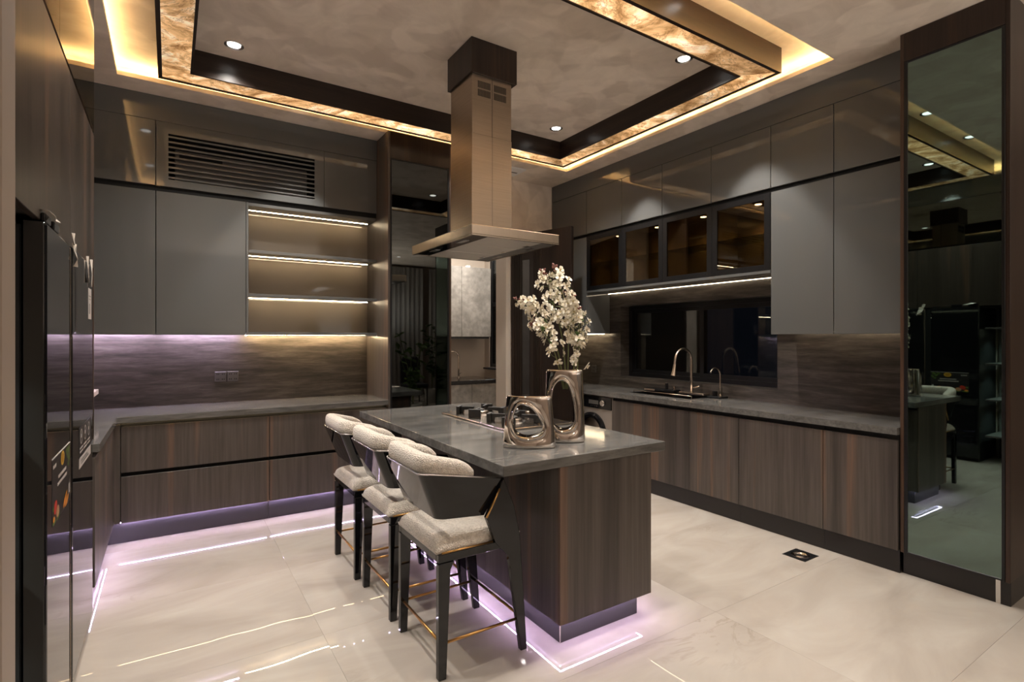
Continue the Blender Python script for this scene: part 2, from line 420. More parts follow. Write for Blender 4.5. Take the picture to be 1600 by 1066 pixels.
# walls
BY = 5.25; RX = 4.36
DW0, DW1, DWH = 2.56, 3.31, 2.63                          # doorway in the back wall
struct(boxes('wall_back', [(-1.2, DW0, BY, BY+0.2, 0, CZ), (DW1, RX+0.2, BY, BY+0.2, 0, CZ), (DW0, DW1, BY, BY+0.2, DWH, CZ)], M['plaster'], loc=(1.5, BY, 0)))
struct(bx('wall_left', -1.15, -0.95, -4.6, BY, 0, CZ, M['beige_wall'], bev=0))
WY0, WY1, WZ0, WZ1 = 2.545, 4.435, 1.005, 1.83
struct(boxes('wall_right', [(RX, RX+0.2, WY1, BY, 0, CZ), (RX, RX+0.2, 0.95, WY0, 0, CZ), (RX, RX+0.2, WY0, WY1, 0, WZ0), (RX, RX+0.2, WY0, WY1, WZ1, CZ)], M['beige_wall'], loc=(RX, 3, 0)))
struct(bx('wall_front', -1.2, 7.4, -3.9, -3.7, 0, CZ, M['beige_wall'], bev=0))
struct(bx('wall_living', 7.2, 7.4, -3.7, 0.95, 0, CZ, M['beige_wall'], bev=0))
struct(bx('wall_return', RX+0.2, 7.4, 0.95, 1.15, 0, CZ, M['beige_wall'], bev=0))
struct(bx('wall_pier', -0.95, -0.253, 1.29, 1.39, 0, CZ, M['beige_wall'], bev=0.002))
# door lining of the doorway
struct(boxes('trim_1', [(DW1-0.018, DW1+0.055, BY-0.016, BY+0.21, 0, DWH+0.05), (DW0-0.05, DW1-0.018, BY-0.016, BY+0.21, DWH-0.015, DWH+0.05)], M['cream'], bev=0.002, loc=(DW1, BY, 0)))
# back kitchen shell
struct(bx('wall_back_kitchen', 1.6, 4.4, 7.0, 7.15, 0, CZ, M['cream'], bev=0))
struct(bx('wall_back_kitchen_left', 1.5, 1.7, BY+0.2, 7.0, 0, CZ, M['beige_wall'], bev=0))
struct(boxes('wall_back_kitchen_right', [(4.02, 4.18, BY+0.2, 5.75, 0, CZ), (4.02, 4.18, 6.86, 7.0, 0, CZ), (4.02, 4.18, 5.75, 6.86, 0, 1.02), (4.02, 4.18, 5.75, 6.86, 2.75, CZ)], M['cream'], loc=(4.1, 6.2, 0)))

# ------------------------------------------------------------------ ceiling frame with backlit onyx
BZ = 3.25
OX0, OX1, OY0, OY1 = -0.07, 3.482, 2.028, 4.403           # outer outline of the frame
IW = 0.20
fr = thing('ceiling_frame', 'dark wood ceiling frame with glowing amber onyx underside hung in the tray', 'ceiling light', (1.7, 3.2, BZ))
t = 0.024
IX0, IX1, IY0, IY1 = OX0+IW, OX1-IW, OY0+IW, OY1-IW
boxes('outer_board', [(OX0, OX0+t, OY0, OY1, BZ, TZ), (OX1-t, OX1, OY0, OY1, BZ, TZ), (OX0+t, OX1-t, OY0, OY0+t, BZ, TZ), (OX0+t, OX1-t, OY1-t, OY1, BZ, TZ)], M['wood_beam'], fr)
t2 = 0.016
boxes('inner_board', [(IX0-t2, IX0, IY0-t2, IY1+t2, BZ, TZ), (IX1, IX1+t2, IY0-t2, IY1+t2, BZ, TZ), (IX0, IX1, IY0-t2, IY0, BZ, TZ), (IX0, IX1, IY1, IY1+t2, BZ, TZ)], M['wood_beam'], fr)
oa, ob, oc, od = OX0+t, OX1-t, OY0+t, OY1-t; ia, ib, ic, id_ = IX0-t2, IX1+t2, IY0-t2, IY1+t2
def split(p0, p1, q0, q1, n):
    out = []
    for k in range(n):
        f, g = k/n, (k+1)/n
        e = 0.0015
        lerp = lambda a, b, f: (a[0]+(b[0]-a[0])*f, a[1]+(b[1]-a[1])*f)
        out.append([lerp(p0, p1, f), lerp(p0, p1, g), lerp(q0, q1, g), lerp(q0, q1, f)])
    return out
for p0, p1, q0, q1, n in (((oa, oc), (ob, oc), (ia, ic), (ib, ic), 3), ((ob, oc), (ob, od), (ib, ic), (ib, id_), 2), ((ob, od), (oa, od), (ib, id_), (ia, id_), 3), ((oa, od), (oa, oc), (ia, id_), (ia, ic), 2)):
    for q in split(p0, p1, q0, q1, n):
        c = (sum(p[0] for p in q)/4, sum(p[1] for p in q)/4)
        q = [(p[0]+(c[0]-p[0])*0.0015, p[1]+(c[1]-p[1])*0.008) for p in q]
        bm = new_bm(); add_prism(bm, q, 'z', BZ+0.006, BZ+0.02)
        obj('onyx_panel', bm, M['onyx'], fr)

# ------------------------------------------------------------------ recessed downlights
def downlight(x, y, z, label, group, r=0.052):
    tg = thing('downlight', label, 'downlight', (x, y, z), group)
    bm = new_bm(); n = 28
    add_lathe(bm, [(r+0.008, z), (r+0.008, z-0.004), (r+0.002, z-0.006), (r-0.002, z-0.004), (r-0.010, z-0.0005), (0.020, z-0.0005)], x, y, n)
    obj('rim', bm, M['silver'], tg, smooth=40)
    bm = new_bm(); add_lathe(bm, [(r-0.011, z-0.0006), (r-0.011, z-0.0022)], x, y, 20)
    obj('lamp', bm, M['led_spot'], tg)
    return tg
where = {(0.36, 4.00): 'silver downlight in the inner ceiling at the back left corner of the frame', (3.04, 3.95): 'silver downlight in the inner ceiling at the far right corner, right of the hood',
         (3.04, 2.48): 'silver downlight in the inner ceiling at the near right corner beside the onyx', (0.36, 2.48): 'silver downlight in the inner ceiling near left, above the stools'}
for p in TRAY_SPOTS: downlight(*p, TZ, where[p], 'downlights in the inner ceiling')
wl = ['near left', 'near right', 'far left', 'middle', 'far right']
for p, l in zip(LIVING_FILL_SPOTS, wl): downlight(*p, CZ, l+' added fill downlight in the unseen living room ceiling behind the camera', 'added living room fill downlights')
wc = ['downlight in the cove slot above the far glass cabinets', 'downlight in the cove slot above the tall grey doors on the right', 'downlight in the cove slot above the air grille',
      'downlight in the cove slot above the tall smoked glass cabinet at the back', 'downlight in the cove slot at top left, cut by the frame edge', 'downlight in the cove slot above the fridge',
      'rightmost downlight of the near cove slot', 'middle downlight of the near cove slot', 'leftmost downlight of the near cove slot']
for p, l in zip(COVE_SPOTS, wc): downlight(*p, TZ, l, 'downlights in the cove slot')
# white ceiling panel near the back wall
g = thing('ceiling_vent', 'small white square vent plate on the ceiling right of the hood', 'vent', (3.17, 4.95, CZ))
bx('plate', 3.05, 3.30, 4.83, 5.08, CZ-0.020, CZ, plain('bright_white_plastic', (0.88, 0.86, 0.84), 0.35), g, bev=0.003)
bx('slot', 3.09, 3.26, 4.94, 4.965, CZ-0.0225, CZ-0.0195, M['grey_plastic'], g, bev=0.001)

# ------------------------------------------------------------------ back wall: cladding, upper units, shelves
splash_b = tag(bx('backsplash', -0.95, 1.64, 5.205, 5.245, 0.90, 1.50, M['splash'], bev=0), 'brown streaked stone backsplash on the back wall behind the long worktop', 'backsplash')
YF = 4.90
tag(bx('fascia', -0.93, 1.641, YF, YF+0.02, 3.128, CZ-0.002, M['grey'], bev=0.001), 'grey gloss fascia board above the back upper cabinets', 'fascia')
tag(bx('channel', -0.93, 1.641, YF+0.022, YF+0.03, 2.585, 2.628, M['void'], bev=0), 'black shadow channel between the two rows of back upper cabinets', 'channel')
def unit_back(name, x0, x1, z0, z1, label, cat, group, door_m=M['grey']):
    u = thing(name, label, cat, ((x0+x1)/2, 5.05, z0), group)
    bx('carcass', x0, x1, YF+0.031, 5.195, z0+(0.022 if z0 < 2 else 0.0), z1, M['dark_lining'], u, bev=0)
    bx('door', x0+0.0015, x1-0.0015, YF, YF+0.02, z0, z1, door_m, u, bev=0.0015)
    return u
GU = 'grey gloss upper cabinets on the back wall'
unit_back('upper_cabinet', -0.93, -0.094, 1.478, 2.585, 'tall grey gloss upper cabinet in the back left corner, beside the fridge', 'cabinet', GU)
unit_back('upper_cabinet', -0.092, 0.529, 1.478, 2.585, 'tall grey gloss upper cabinet left of the lit open shelves', 'cabinet', GU)
unit_back('upper_cabinet', -0.93, -0.094, 2.628, 3.125, 'short grey gloss top cabinet left of the air grille', 'cabinet', GU)
unit_back('upper_cabinet', 1.158, 1.641, 2.628, 3.125, 'short grey gloss top cabinet right of the air grille', 'cabinet', GU)
# air-conditioner grille
gx0, gx1, gz0, gz1 = -0.012, 1.077, 2.685, 3.040
ac = thing('air_grille', 'grey louvred air conditioning grille above the upper cabinets on the back wall', 'air grille', (0.53, 5.05, 2.628))
bm = new_bm()
for bb in ((-0.0905, gx0, 2.628, 3.125), (gx1, 1.1565, 2.628, 3.125), (gx0, gx1, 2.628, gz0), (gx0, gx1, gz1, 3.125)): add_box(bm, bb[0], bb[1], YF, YF+0.02, bb[2], bb[3])
obj('frame', bm, M['grey'], ac)
nsl = 9; p = (gz1-gz0)/nsl
for k in range(nsl):
    z = gz0+p*(k+0.5)-0.002
    bm = new_bm(); add_prism(bm, [(YF+0.002, z-0.004), (YF+0.004, z-0.008), (YF+0.026, z+0.004), (YF+0.024, z+0.011), (YF+0.002, z+0.006)], 'x', gx0, gx1)
    obj('slat', bm, M['grey'], ac)
boxes('plenum', [(gx0-0.05, gx1+0.05, 5.15, 5.19, 2.63, 3.12), (gx0-0.05, gx0-0.03, YF+0.022, 5.15, 2.63, 3.12), (gx1+0.03, gx1+0.05, YF+0.022, 5.15, 2.63, 3.12), (gx0-0.03, gx1+0.03, YF+0.022, 5.15, 3.10, 3.12), (gx0-0.03, gx1+0.03, YF+0.022, 5.15, 2.63, 2.65)], M['void'], ac)
iu = bx('indoor_unit', 0.03, 1.02, 4.94, 5.145, 2.66, 2.935, M['grey_plastic'], ac, bev=0.006)
bx('outlet', 0.06, 0.36, 4.937, 4.945, 2.868, 2.920, M['void'], ac, bev=0)
# open lit shelves
sh = thing('shelf_unit', 'open grey shelf unit with warm led strips on the back wall', 'shelves', (1.09, 5.05, 1.478))
sx0, sx1 = 0.5305, 1.6395
bx('side_panel', sx0, sx0+0.018, YF, 5.195, 1.478, 2.585, M['grey'], sh)
bx('back_panel', sx0+0.018, sx1, 5.178, 5.198, 1.503, 2.585, M['taupe'], sh, bev=0)
bx('top_panel', sx0+0.018, sx1, YF+0.01, 5.178, 2.560, 2.585, M['grey'], sh)
for z in (2.166, 1.800, 1.478):
    bx('shelf', sx0+0.018, sx1, YF, 5.178, z, z+0.026, M['grey'], sh)
for z in (2.560, 2.166, 1.800):
    bx('led_strip', sx0+0.02, sx1-0.03, 5.085, 5.090, z-0.003, z, M['led_shelf'], sh, bev=0)
bx('led_strip', sx0+0.02, sx1-0.03, 5.150, 5.156, 1.4745, 1.478, emit('golden_led', (1.0, 0.74, 0.42), 130), sh, bev=0)
for i, (x, l) in enumerate(((-0.512, 'violet white led strip under the upper cabinet in the back left corner'), (0.22, 'violet white led strip under the upper cabinet left of the shelves'))):
    tag(bx('led_strip', x-0.40 if i == 0 else x-0.28, x+0.385 if i == 0 else x+0.28, 5.135, 5.143, 1.4945, 1.4995, M['led_cool'], bev=0), l, 'light strip')
bx('shelf_lip', sx0, sx1, YF, YF+0.008, 1.4690, 1.4778, M['grey'], sh, bev=0)
# sockets
for x, l in ((0.364, 'left one of two grey double sockets on the back backsplash'), (0.459, 'right one of two grey double sockets on the back backsplash')):
    so = thing('socket', l, 'socket', (x, 5.2, 1.12), 'sockets on the back backsplash')
    bx('plate', x-0.044, x+0.044, 5.194, 5.205, 1.076, 1.164, M['grey_plastic'], so, bev=0.004)
    for dx in (-0.02, 0.02):
        for dz in (-0.022, 0.022):
            bx('hole', x+dx-0.009, x+dx-0.004, 5.1930, 5.1945, 1.12+dz-0.006, 1.12+dz+0.006, M['void'], so, bev=0)
            bx('hole', x+dx+0.004, x+dx+0.009, 5.1930, 5.1945, 1.12+dz-0.006, 1.12+dz+0.006, M['void'], so, bev=0)

# ------------------------------------------------------------------ tall smoked glass cabinets
def tall_glass(axis, a0, a1, front, back, name_label, legs0, glass_top, z_lights):
    """axis 'x': front faces -Y and spans X a0..a1 ; axis 'y': front faces -X and spans Y a0..a1"""
    def B(nm, u0, u1, d0, d1, z0, z1, m, par, bev=0.0015, **kw):
        if axis == 'x': return bx(nm, u0, u1, d0, d1, z0, z1, m, par, bev, **kw)
        return bx(nm, d0, d1, u0, u1, z0, z1, m, par, bev, **kw)
    mid = (a0+a1)/2
    t = thing('display_cabinet', name_label, 'cabinet', (mid, (front+back)/2, 0) if axis == 'x' else ((front+back)/2, mid, 0))
    z0 = legs0
    B('side_panel', a0, a0+0.02, front, back, z0, CZ-0.002, M['wood_dark'] if axis == 'y' else M['wood'], t)
    B('side_panel', a1-0.02, a1, front, back, z0, CZ-0.002, M['wood_edge'], t)
    B('head_panel', a0+0.02, a1-0.02, front, front+0.02, glass_top, CZ-0.002, M['wood_dark'], t)
    B('back_panel', a0+0.02, a1-0.02, back-0.02, back, z0, CZ-0.002, M['dark_lining'], t, bev=0)
    B('floor_panel', a0+0.02, a1-0.02, front+0.03, back-0.02, z0, z0+0.02, M['dark_lining'], t, bev=0)
    B('roof_panel', a0+0.02, a1-0.02, front+0.03, back-0.02, glass_top+0.01, glass_top+0.03, M['dark_lining'], t, bev=0)
    B('plinth', a0+0.005, a1-0.005, front+0.03, back, 0.0, z0-0.002, M['plinth_black'], t)
    # glazed door: frame bars and pane
    d = B('door', a0+0.021, a0+0.036, front-0.001, front+0.02, z0+0.002, glass_top-0.003, M['black_alu'], t)
    B('door_stile', a1-0.040, a1-0.021, front-0.001, front+0.02, z0+0.002, glass_top-0.003, M['black_alu'], t)
    B('door_rail', a0+0.036, a1-0.040, front-0.001, front+0.02, glass_top-0.014, glass_top-0.003, M['black_alu'], t)
    B('door_rail', a0+0.036, a1-0.040, front-0.001, front+0.02, z0+0.002, z0+0.012, M['black_alu'], t)
    B('glass_pane', a0+0.036, a1-0.040, front+0.002, front+0.008, z0+0.012, glass_top-0.014, M['smoke_dark' if axis == 'x' else 'smoke_glass'], t, bev=0)
    for z in z_lights:
        B('glass_shelf', a0+0.022, a1-0.022, front+0.05, back-0.022, z, z+0.008, M['clear_glass'], t, bev=0)
    return t
M['smoke_dark'] = tinted('smoked_dark_glass', (0.74, 0.78, 0.76), (0.10, 0.10, 0.10), 0.125)
tc = tall_glass('x', 1.643, 2.272, 4.60, 5.245, 'tall smoked glass cabinet in dark wood on the back wall beside the doorway', 0.10, 3.075, (0.9, 1.5, 2.1))
tr = tall_glass('y', 0.938, 1.448, 3.78, 4.355, 'tall smoked glass cabinet with wood edge at the right end of the window wall', 0.135, 3.145, (0.9, 1.5, 2.1, 2.7))
bm = new_bm(); add_box(bm, 3.806, 3.810, 0.985, 1.005, 0.001, 0.132); obj('corner_strip', bm, M['silver'], tr)

# ------------------------------------------------------------------ base units, back and left
def drawers_back(x0, x1, label):
    u = thing('drawer_cabinet', label, 'cabinet', ((x0+x1)/2, 4.9, 0), 'dark wood drawer cabinets on the back wall')
    bx('carcass', x0, x1, 4.632, 5.20, 0.150, 0.853, M['void'], u, bev=0)
    bx('drawer', x0+0.0015, x1-0.0015, 4.60, 4.62, 0.152, 0.478, M['wood'], u)
    bx('drawer', x0+0.0015, x1-0.0015, 4.60, 4.62, 0.506, 0.828, M['wood'], u)
    bx('plinth', x0 if x0 > 0 else -0.384, x1, 4.655, 4.67, 0.0, 0.150, M['plinth'], u, bev=0)
    return u
drawers_back(-0.292, 0.664, 'wide dark wood two drawer cabinet below the back worktop, left one')
drawers_back(0.666, 1.632, 'wide dark wood two drawer cabinet below the back worktop, right one by the glass cabinet')
tag(bx('led_strip', -0.31, 1.61, 4.6205, 4.6230, 0.8540, 0.8558, M['led_warm'], bev=0), 'thin led strip hidden below the front edge of the back worktop', 'light strip')
tag(boxes('led_strip', [(-0.30, 0.650, 4.641, 4.644, 0.1455, 0.1495), (0.680, 1.62, 4.641, 4.644, 0.1455, 0.1495)], M['led_violet'], loc=(0.66, 4.643, 0.1455)), 'violet led strip under the back drawer cabinets above the plinth', 'light strip')
lc = thing('base_cabinet', 'dark wood base cabinet under the left worktop behind the fridge', 'cabinet', (-0.6, 4.1, 0))
bx('carcass', -0.93, -0.352, 3.50, 4.598, 0.150, 0.853, M['void'], lc, bev=0)
bx('corner_post', -0.350, -0.294, 4.601, 4.631, 0.152, 0.845, M['wood'], lc)
bx('door', -0.350, -0.330, 4.052, 4.599, 0.152, 0.828, M['wood'], lc)
bx('door', -0.350, -0.330, 3.50, 4.049, 0.152, 0.828, M['wood'], lc)
bx('plinth', -0.40, -0.3855, 3.50, 4.653, 0.0, 0.150, M['plinth'], lc, bev=0)
tag(bx('led_strip', -0.3725, -0.3695, 3.60, 4.60, 0.1455, 0.1495, M['led_violet'], bev=0), 'violet led strip under the left base cabinet above the plinth', 'light strip')
bm = new_bm()
add_prism(bm, [(-0.94, 3.50), (-0.31, 3.50), (-0.31, 4.583), (1.640, 4.583), (1.640, 5.203), (-0.94, 5.203)], 'z', 0.856, 0.900, 0.002)
tag(obj('worktop', bm, M['worktop'], loc=(0.3, 4.8, 0.856)), 'grey stone worktop turning the corner along the left and back walls', 'worktop')
ws = thing('wall_shelf', 'pale stone slab shelf on the left wall peeking out behind the fridge', 'shelf', (-0.7, 4.4, 1.04))
bx('slab', -0.945, -0.445, 3.75, 4.95, 1.040, 1.076, M['cream'], ws, bev=0.003)
bx('bracket', -0.945, -0.75, 4.2, 4.22, 1.0, 1.04, M['black'], ws)

# ------------------------------------------------------------------ fridge wall on the left
FX = -0.333
fg = thing('fridge', 'tall black gloss two door fridge with food stickers against the left wall', 'fridge', (-0.6, 2.83, 0))
FY0, FYM, FY1, FZ = 2.235, 2.735, 3.44, 1.825
bx('body', -0.93, -0.395, FY0+0.005, FY1-0.005, 0.03, FZ-0.012, M['black'], fg, bev=0.004)
bx('door', -0.390, FX, FY0, FYM-0.032, 0.045, FZ, M['black_lacquer'], fg, bev=0.012, seg=3)
bx('door', -0.390, FX, FYM+0.032, FY1, 0.045, FZ, M['black_lacquer'], fg, bev=0.012, seg=3)
bx('handle_channel', -0.389, -0.362, FYM-0.032, FYM+0.032, 0.05, FZ-0.004, M['void'], fg, bev=0)
bx('trim_strip', -0.350, FX-0.004, FYM+0.026, FYM+0.0315, 0.06, FZ-0.01, M['nickel'], fg, bev=0.001)
bx('side_trim', -0.388, FX-0.008, FY0-0.0035, FY0-0.0005, 0.046, FZ-0.002, plain('fridge_side', (0.017, 0.014, 0.012), 0.6), fg, bev=0)
bx('kick_plate', -0.90, -0.40, FY0+0.02, FY1-0.02, 0.0, 0.029, M['black'], fg, bev=0)
for y0, y1 in ((FY0+0.01, FY0+0.10), (FY0+0.16, FY0+0.26)):
    bx('hinge_cover', -0.3495, FX-0.003, y0, y1, FZ+0.0005, FZ+0.030, M['black_lacquer'], fg, bev=0.004, seg=2)
def film(pts, wdt):
    bm = new_bm(); prev = None; q = []
    for k, (x, y, z) in enumerate(pts):
        j = 0.004*((k*7) % 3-1)
        q.append([bm.verts.new((x+j, y-wdt/2, z)), bm.verts.new((x-j, y+wdt/2, z+0.003)), bm.verts.new((x+j+0.0012, y-wdt/2, z)), bm.verts.new((x-j+0.0012, y+wdt/2, z+0.003))])
    for a_, b_ in zip(q, q[1:]):
        for i0, i1 in ((0, 1), (1, 3), (3, 2), (2, 0)): bm.faces.new((a_[i0], a_[i1], b_[i1], b_[i0]))
    bmesh.ops.recalc_face_normals(bm, faces=bm.faces[:])
    obj('protective_film', bm, M['film'], fg)
film([(FX-0.02, FY0+0.02, FZ+0.038), (FX+0.002, FY0+0.05, FZ+0.040), (FX+0.010, FY0+0.09, FZ+0.028), (FX+0.012, FY0+0.12, FZ+0.02)], 0.05)
film([(FX+0.003, FYM+0.06, FZ+0.012), (FX+0.004, FYM+0.065, FZ-0.02), (FX+0.010, FYM+0.08, FZ-0.05), (FX+0.004, FYM+0.085, FZ-0.08)], 0.05)
film([(FX+0.003, FYM+0.03, FZ+0.05), (FX+0.004, FYM+0.04, FZ+0.02), (FX+0.003, FYM+0.05, FZ+0.004)], 0.03)
film([(FX+0.004, FY1-0.25, FZ+0.012), (FX+0.006, FY1-0.24, FZ-0.05), (FX+0.004, FY1-0.22, FZ-0.11)], 0.018)
film([(FX+0.003, FY1-0.10, FZ+0.015), (FX+0.007, FY1-0.10, FZ-0.05), (FX+0.004, FY1-0.11, FZ-0.12)], 0.022)
# stickers: a dark food sticker and an energy sticker (flat print)
def ellipse(bm, cy, cz, ry, rz, x, n=18, rot=0.0):
    vsx = []
    for k in range(n):
        a_ = 2*PI*k/n; u, v = ry*math.cos(a_), rz*math.sin(a_)
        vsx.append(bm.verts.new((x, cy+u*math.cos(rot)-v*math.sin(rot), cz+u*math.sin(rot)+v*math.cos(rot))))
    bm.faces.new(vsx)
def blobs(nm, lst, col, par, x, rough=0.4):
    bm = new_bm()
    for q in lst: ellipse(bm, q[0], q[1], q[2], q[3], x, 16, q[4] if len(q) > 4 else 0)
    return obj(nm, bm, plain(nm+'_ink', col, rough), par)
sx = FX+0.0008
fs = thing('food_sticker', 'dark sticker with vegetables and two lines of pale print on the near fridge door', 'sticker', (FX, 2.52, 0.9))
SY0, SY1, SZ0, SZ1 = 2.325, 2.700, 0.815, 1.040
bx('backing', FX+0.0003, sx, SY0, SY1, SZ0, SZ1, plain('sticker_black', (0.022, 0.018, 0.018), 0.35), fs, bev=0)
bx('border', FX+0.0003, sx+0.0006, SY0, SY1, SZ1, SZ1+0.004, M['paper'], fs, bev=0)
blobs('lemon_slice', [(2.53, 1.012, 0.038, 0.026)], (0.62, 0.36, 0.04), fs, sx+0.0004)
blobs('lemon_core', [(2.53, 1.012, 0.026, 0.017)], (0.45, 0.22, 0.02), fs, sx+0.0008)
blobs('herb', [(2.665, 1.02, 0.022, 0.012, 0.5), (2.64, 1.0, 0.02, 0.009, -0.6), (2.68, 0.985, 0.018, 0.010, 0.9), (2.655, 0.965, 0.014, 0.008), (2.62, 1.024, 0.02, 0.008, 0.3), (2.345, 0.87, 0.012, 0.008), (2.44, 0.826, 0.03, 0.009, 0.3), (2.36, 0.822, 0.03, 0.007)], (0.10, 0.17, 0.03), fs, sx+0.0004)
blobs('pepper', [(2.385, 0.868, 0.030, 0.022, 0.4)], (0.52, 0.035, 0.02), fs, sx+0.0006)
blobs('onion', [(2.425, 0.845, 0.028, 0.020, 0.2)], (0.50, 0.25, 0.13), fs, sx+0.0010)
blobs('carrot', [(2.58, 0.848, 0.050, 0.013, 0.45), (2.615, 0.835, 0.045, 0.012, 0.3), (2.35, 0.835, 0.018, 0.01)], (0.62, 0.22, 0.02), fs, sx+0.0012)
bm = new_bm()
rr = random.Random(3)
for z, y0, y1 in ((0.955, 2.445, 2.60), (0.931, 2.425, 2.625)):
    y = y0
    while y < y1:
        wd = rr.choice((0.006, 0.008, 0.010)); add_box(bm, FX+0.0003, sx+0.0004, y, y+wd, z, z+0.011); y += wd+0.0035
for y in (2.345, 2.360, 2.375, 2.390): add_box(bm, FX+0.0003, sx+0.0004, y, y+0.009, 1.006, 1.018)
obj('printed_lines', bm, M['paper'], fs)
bm = new_bm(); add_box(bm, FX+0.0003, sx+0.0004, 2.668, 2.690, 0.850, 0.885); obj('print_block', bm, M['paper'], fs)
es = thing('energy_sticker', 'black and white information sticker on the far fridge door', 'sticker', (FX, 3.13, 0.95))
EY0, EY1 = 2.955, 3.36
bx('backing', FX+0.0003, sx, EY0, EY1, 0.925, 1.060, plain('sticker_ink', (0.02, 0.018, 0.02), 0.35), es, bev=0)
bx('white_band', FX+0.0003, sx+0.0004, EY0, EY1-0.02, 0.880, 0.925, M['paper'], es, bev=0)
bm = new_bm(); r3 = random.Random(5)
for z, h in ((0.945, 0.008), (0.961, 0.008)):
    for k in range(3):
        y = EY0+0.02+k*0.125
        while y < EY0+0.02+k*0.125+0.09:
            wd = r3.choice((0.006, 0.009)); add_box(bm, FX+0.0003, sx+0.0004, y, y+wd, z, z+h); y += wd+0.004
obj('printed_lines', bm, M['paper'], es)
bm = new_bm()
for k in range(3):
    cy = EY0+0.065+k*0.125; cz = 1.015; rO, rI = 0.034, 0.027
    n = 20
    for i in range(n):
        a0, a1 = 2*PI*i/n, 2*PI*(i+1)/n
        bm.faces.new([bm.verts.new((sx+0.0004, cy+r_*math.cos(a_), cz+r_*math.sin(a_))) for r_, a_ in ((rI, a0), (rO, a0), (rO, a1), (rI, a1))])
    add_box(bm, FX+0.0003, sx+0.0004, cy-0.012, cy+0.012, cz-0.006, cz+0.010)
obj('icon', bm, M['paper'], es)
bm = new_bm(); add_box(bm, FX+0.0003, sx+0.0004, EY0+0.05, EY1-0.10, 0.893, 0.898); add_box(bm, FX+0.0003, sx+0.0004, EY0+0.05, EY1-0.14, 0.905, 0.910); obj('band_print', bm, M['grey_plastic'], es)
pl = thing('paper_label', 'narrow white printed label high on the far fridge door', 'label', (FX, 3.33, 1.6))
bx('backing', FX+0.0003, sx, 3.262, 3.372, 1.545, 1.695, M['paper'], pl, bev=0)
bm = new_bm()
for k in range(4): add_box(bm, FX+0.0003, sx+0.0004, 3.285+0.01*k, 3.289+0.01*k, 1.57, 1.62)
add_box(bm, FX+0.0003, sx+0.0004, 3.275, 3.36, 1.655, 1.659); add_box(bm, FX+0.0003, sx+0.0004, 3.275, 3.35, 1.64, 1.643)
obj('printed_lines', bm, M['grey_plastic'], pl)
# tall housing around the fridge
PX = -0.35
hs = thing('fridge_housing', 'dark wood overhead cabinet above the black fridge on the left wall', 'cabinet', (-0.6, 2.9, 1.9))
bx('carcass', -0.93, PX-0.022, 1.56, 3.648, 1.845, 2.555, M['dark_lining'], hs, bev=0)
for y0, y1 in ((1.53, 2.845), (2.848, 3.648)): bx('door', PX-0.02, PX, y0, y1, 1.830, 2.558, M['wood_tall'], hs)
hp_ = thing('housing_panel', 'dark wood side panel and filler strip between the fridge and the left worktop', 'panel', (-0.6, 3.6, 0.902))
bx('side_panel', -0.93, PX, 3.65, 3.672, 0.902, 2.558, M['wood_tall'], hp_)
bx('rail', -0.93, PX-0.03, FY1+0.02, 3.648, 1.795, 1.828, M['wood'], hp_)
bx('filler', PX-0.06, PX-0.04, FY1+0.004, 3.648, 0.902, 1.793, M['wood'], hp_)
for i, (y0, y1) in enumerate(((1.53, 2.60), (2.603, 3.672))):
    u = thing('mirror_cabinet', ('near' if i == 0 else 'far')+' top cabinet with bronze mirror door above the wood housing on the left', 'cabinet', (-0.6, (y0+y1)/2, 2.575), 'bronze mirrored top cabinets on the left')
    bx('carcass', -0.93, PX-0.022, y0, y1, 2.578, 3.11, M['void'], u, bev=0)
    bx('door', PX-0.018, PX, y0, y1, 2.575, 3.112, M['mirror_glass'], u, bev=0)
tag(bx('fascia', -0.93, PX, 1.53, 3.672, 3.116, CZ-0.002, M['grey'], bev=0.001), 'grey fascia board above the mirrored top cabinets on the left', 'fascia')
# lit niche beside the fridge (seen in the smoked glass on the right)
ni = thing('niche_shelves', 'dark open niche with lit shelves beside the fridge, reflected in the right glass cabinet', 'shelves', (-0.7, 1.9, 0))
bx('side_panel', -0.93, -0.42, 1.53, 1.55, 0.0, 1.825, M['dark_lining'], ni)
bx('back_panel', -0.93, -0.91, 1.55, 2.205, 0.0, 1.825, M['grey_plastic'], ni, bev=0)
for z in (0.30, 0.72, 1.14, 1.56):
    s_ = bx('shelf', -0.91, -0.425, 1.551, 2.205, z, z+0.02, M['grey_plastic'], ni)
for z in (0.72, 1.14, 1.56):
    bx('puck_light', -0.70, -0.64, 2.02, 2.08, z-0.006, z-0.0005, M['led_small'], ni, bev=0)
    add_light('SPOT', 'niche_spot', (-0.67, 2.05, z-0.012), 9.0, (0.85, 1.0, 0.92), spot_size=math.radians(120), spot_blend=0.7, shadow_soft_size=0.02)

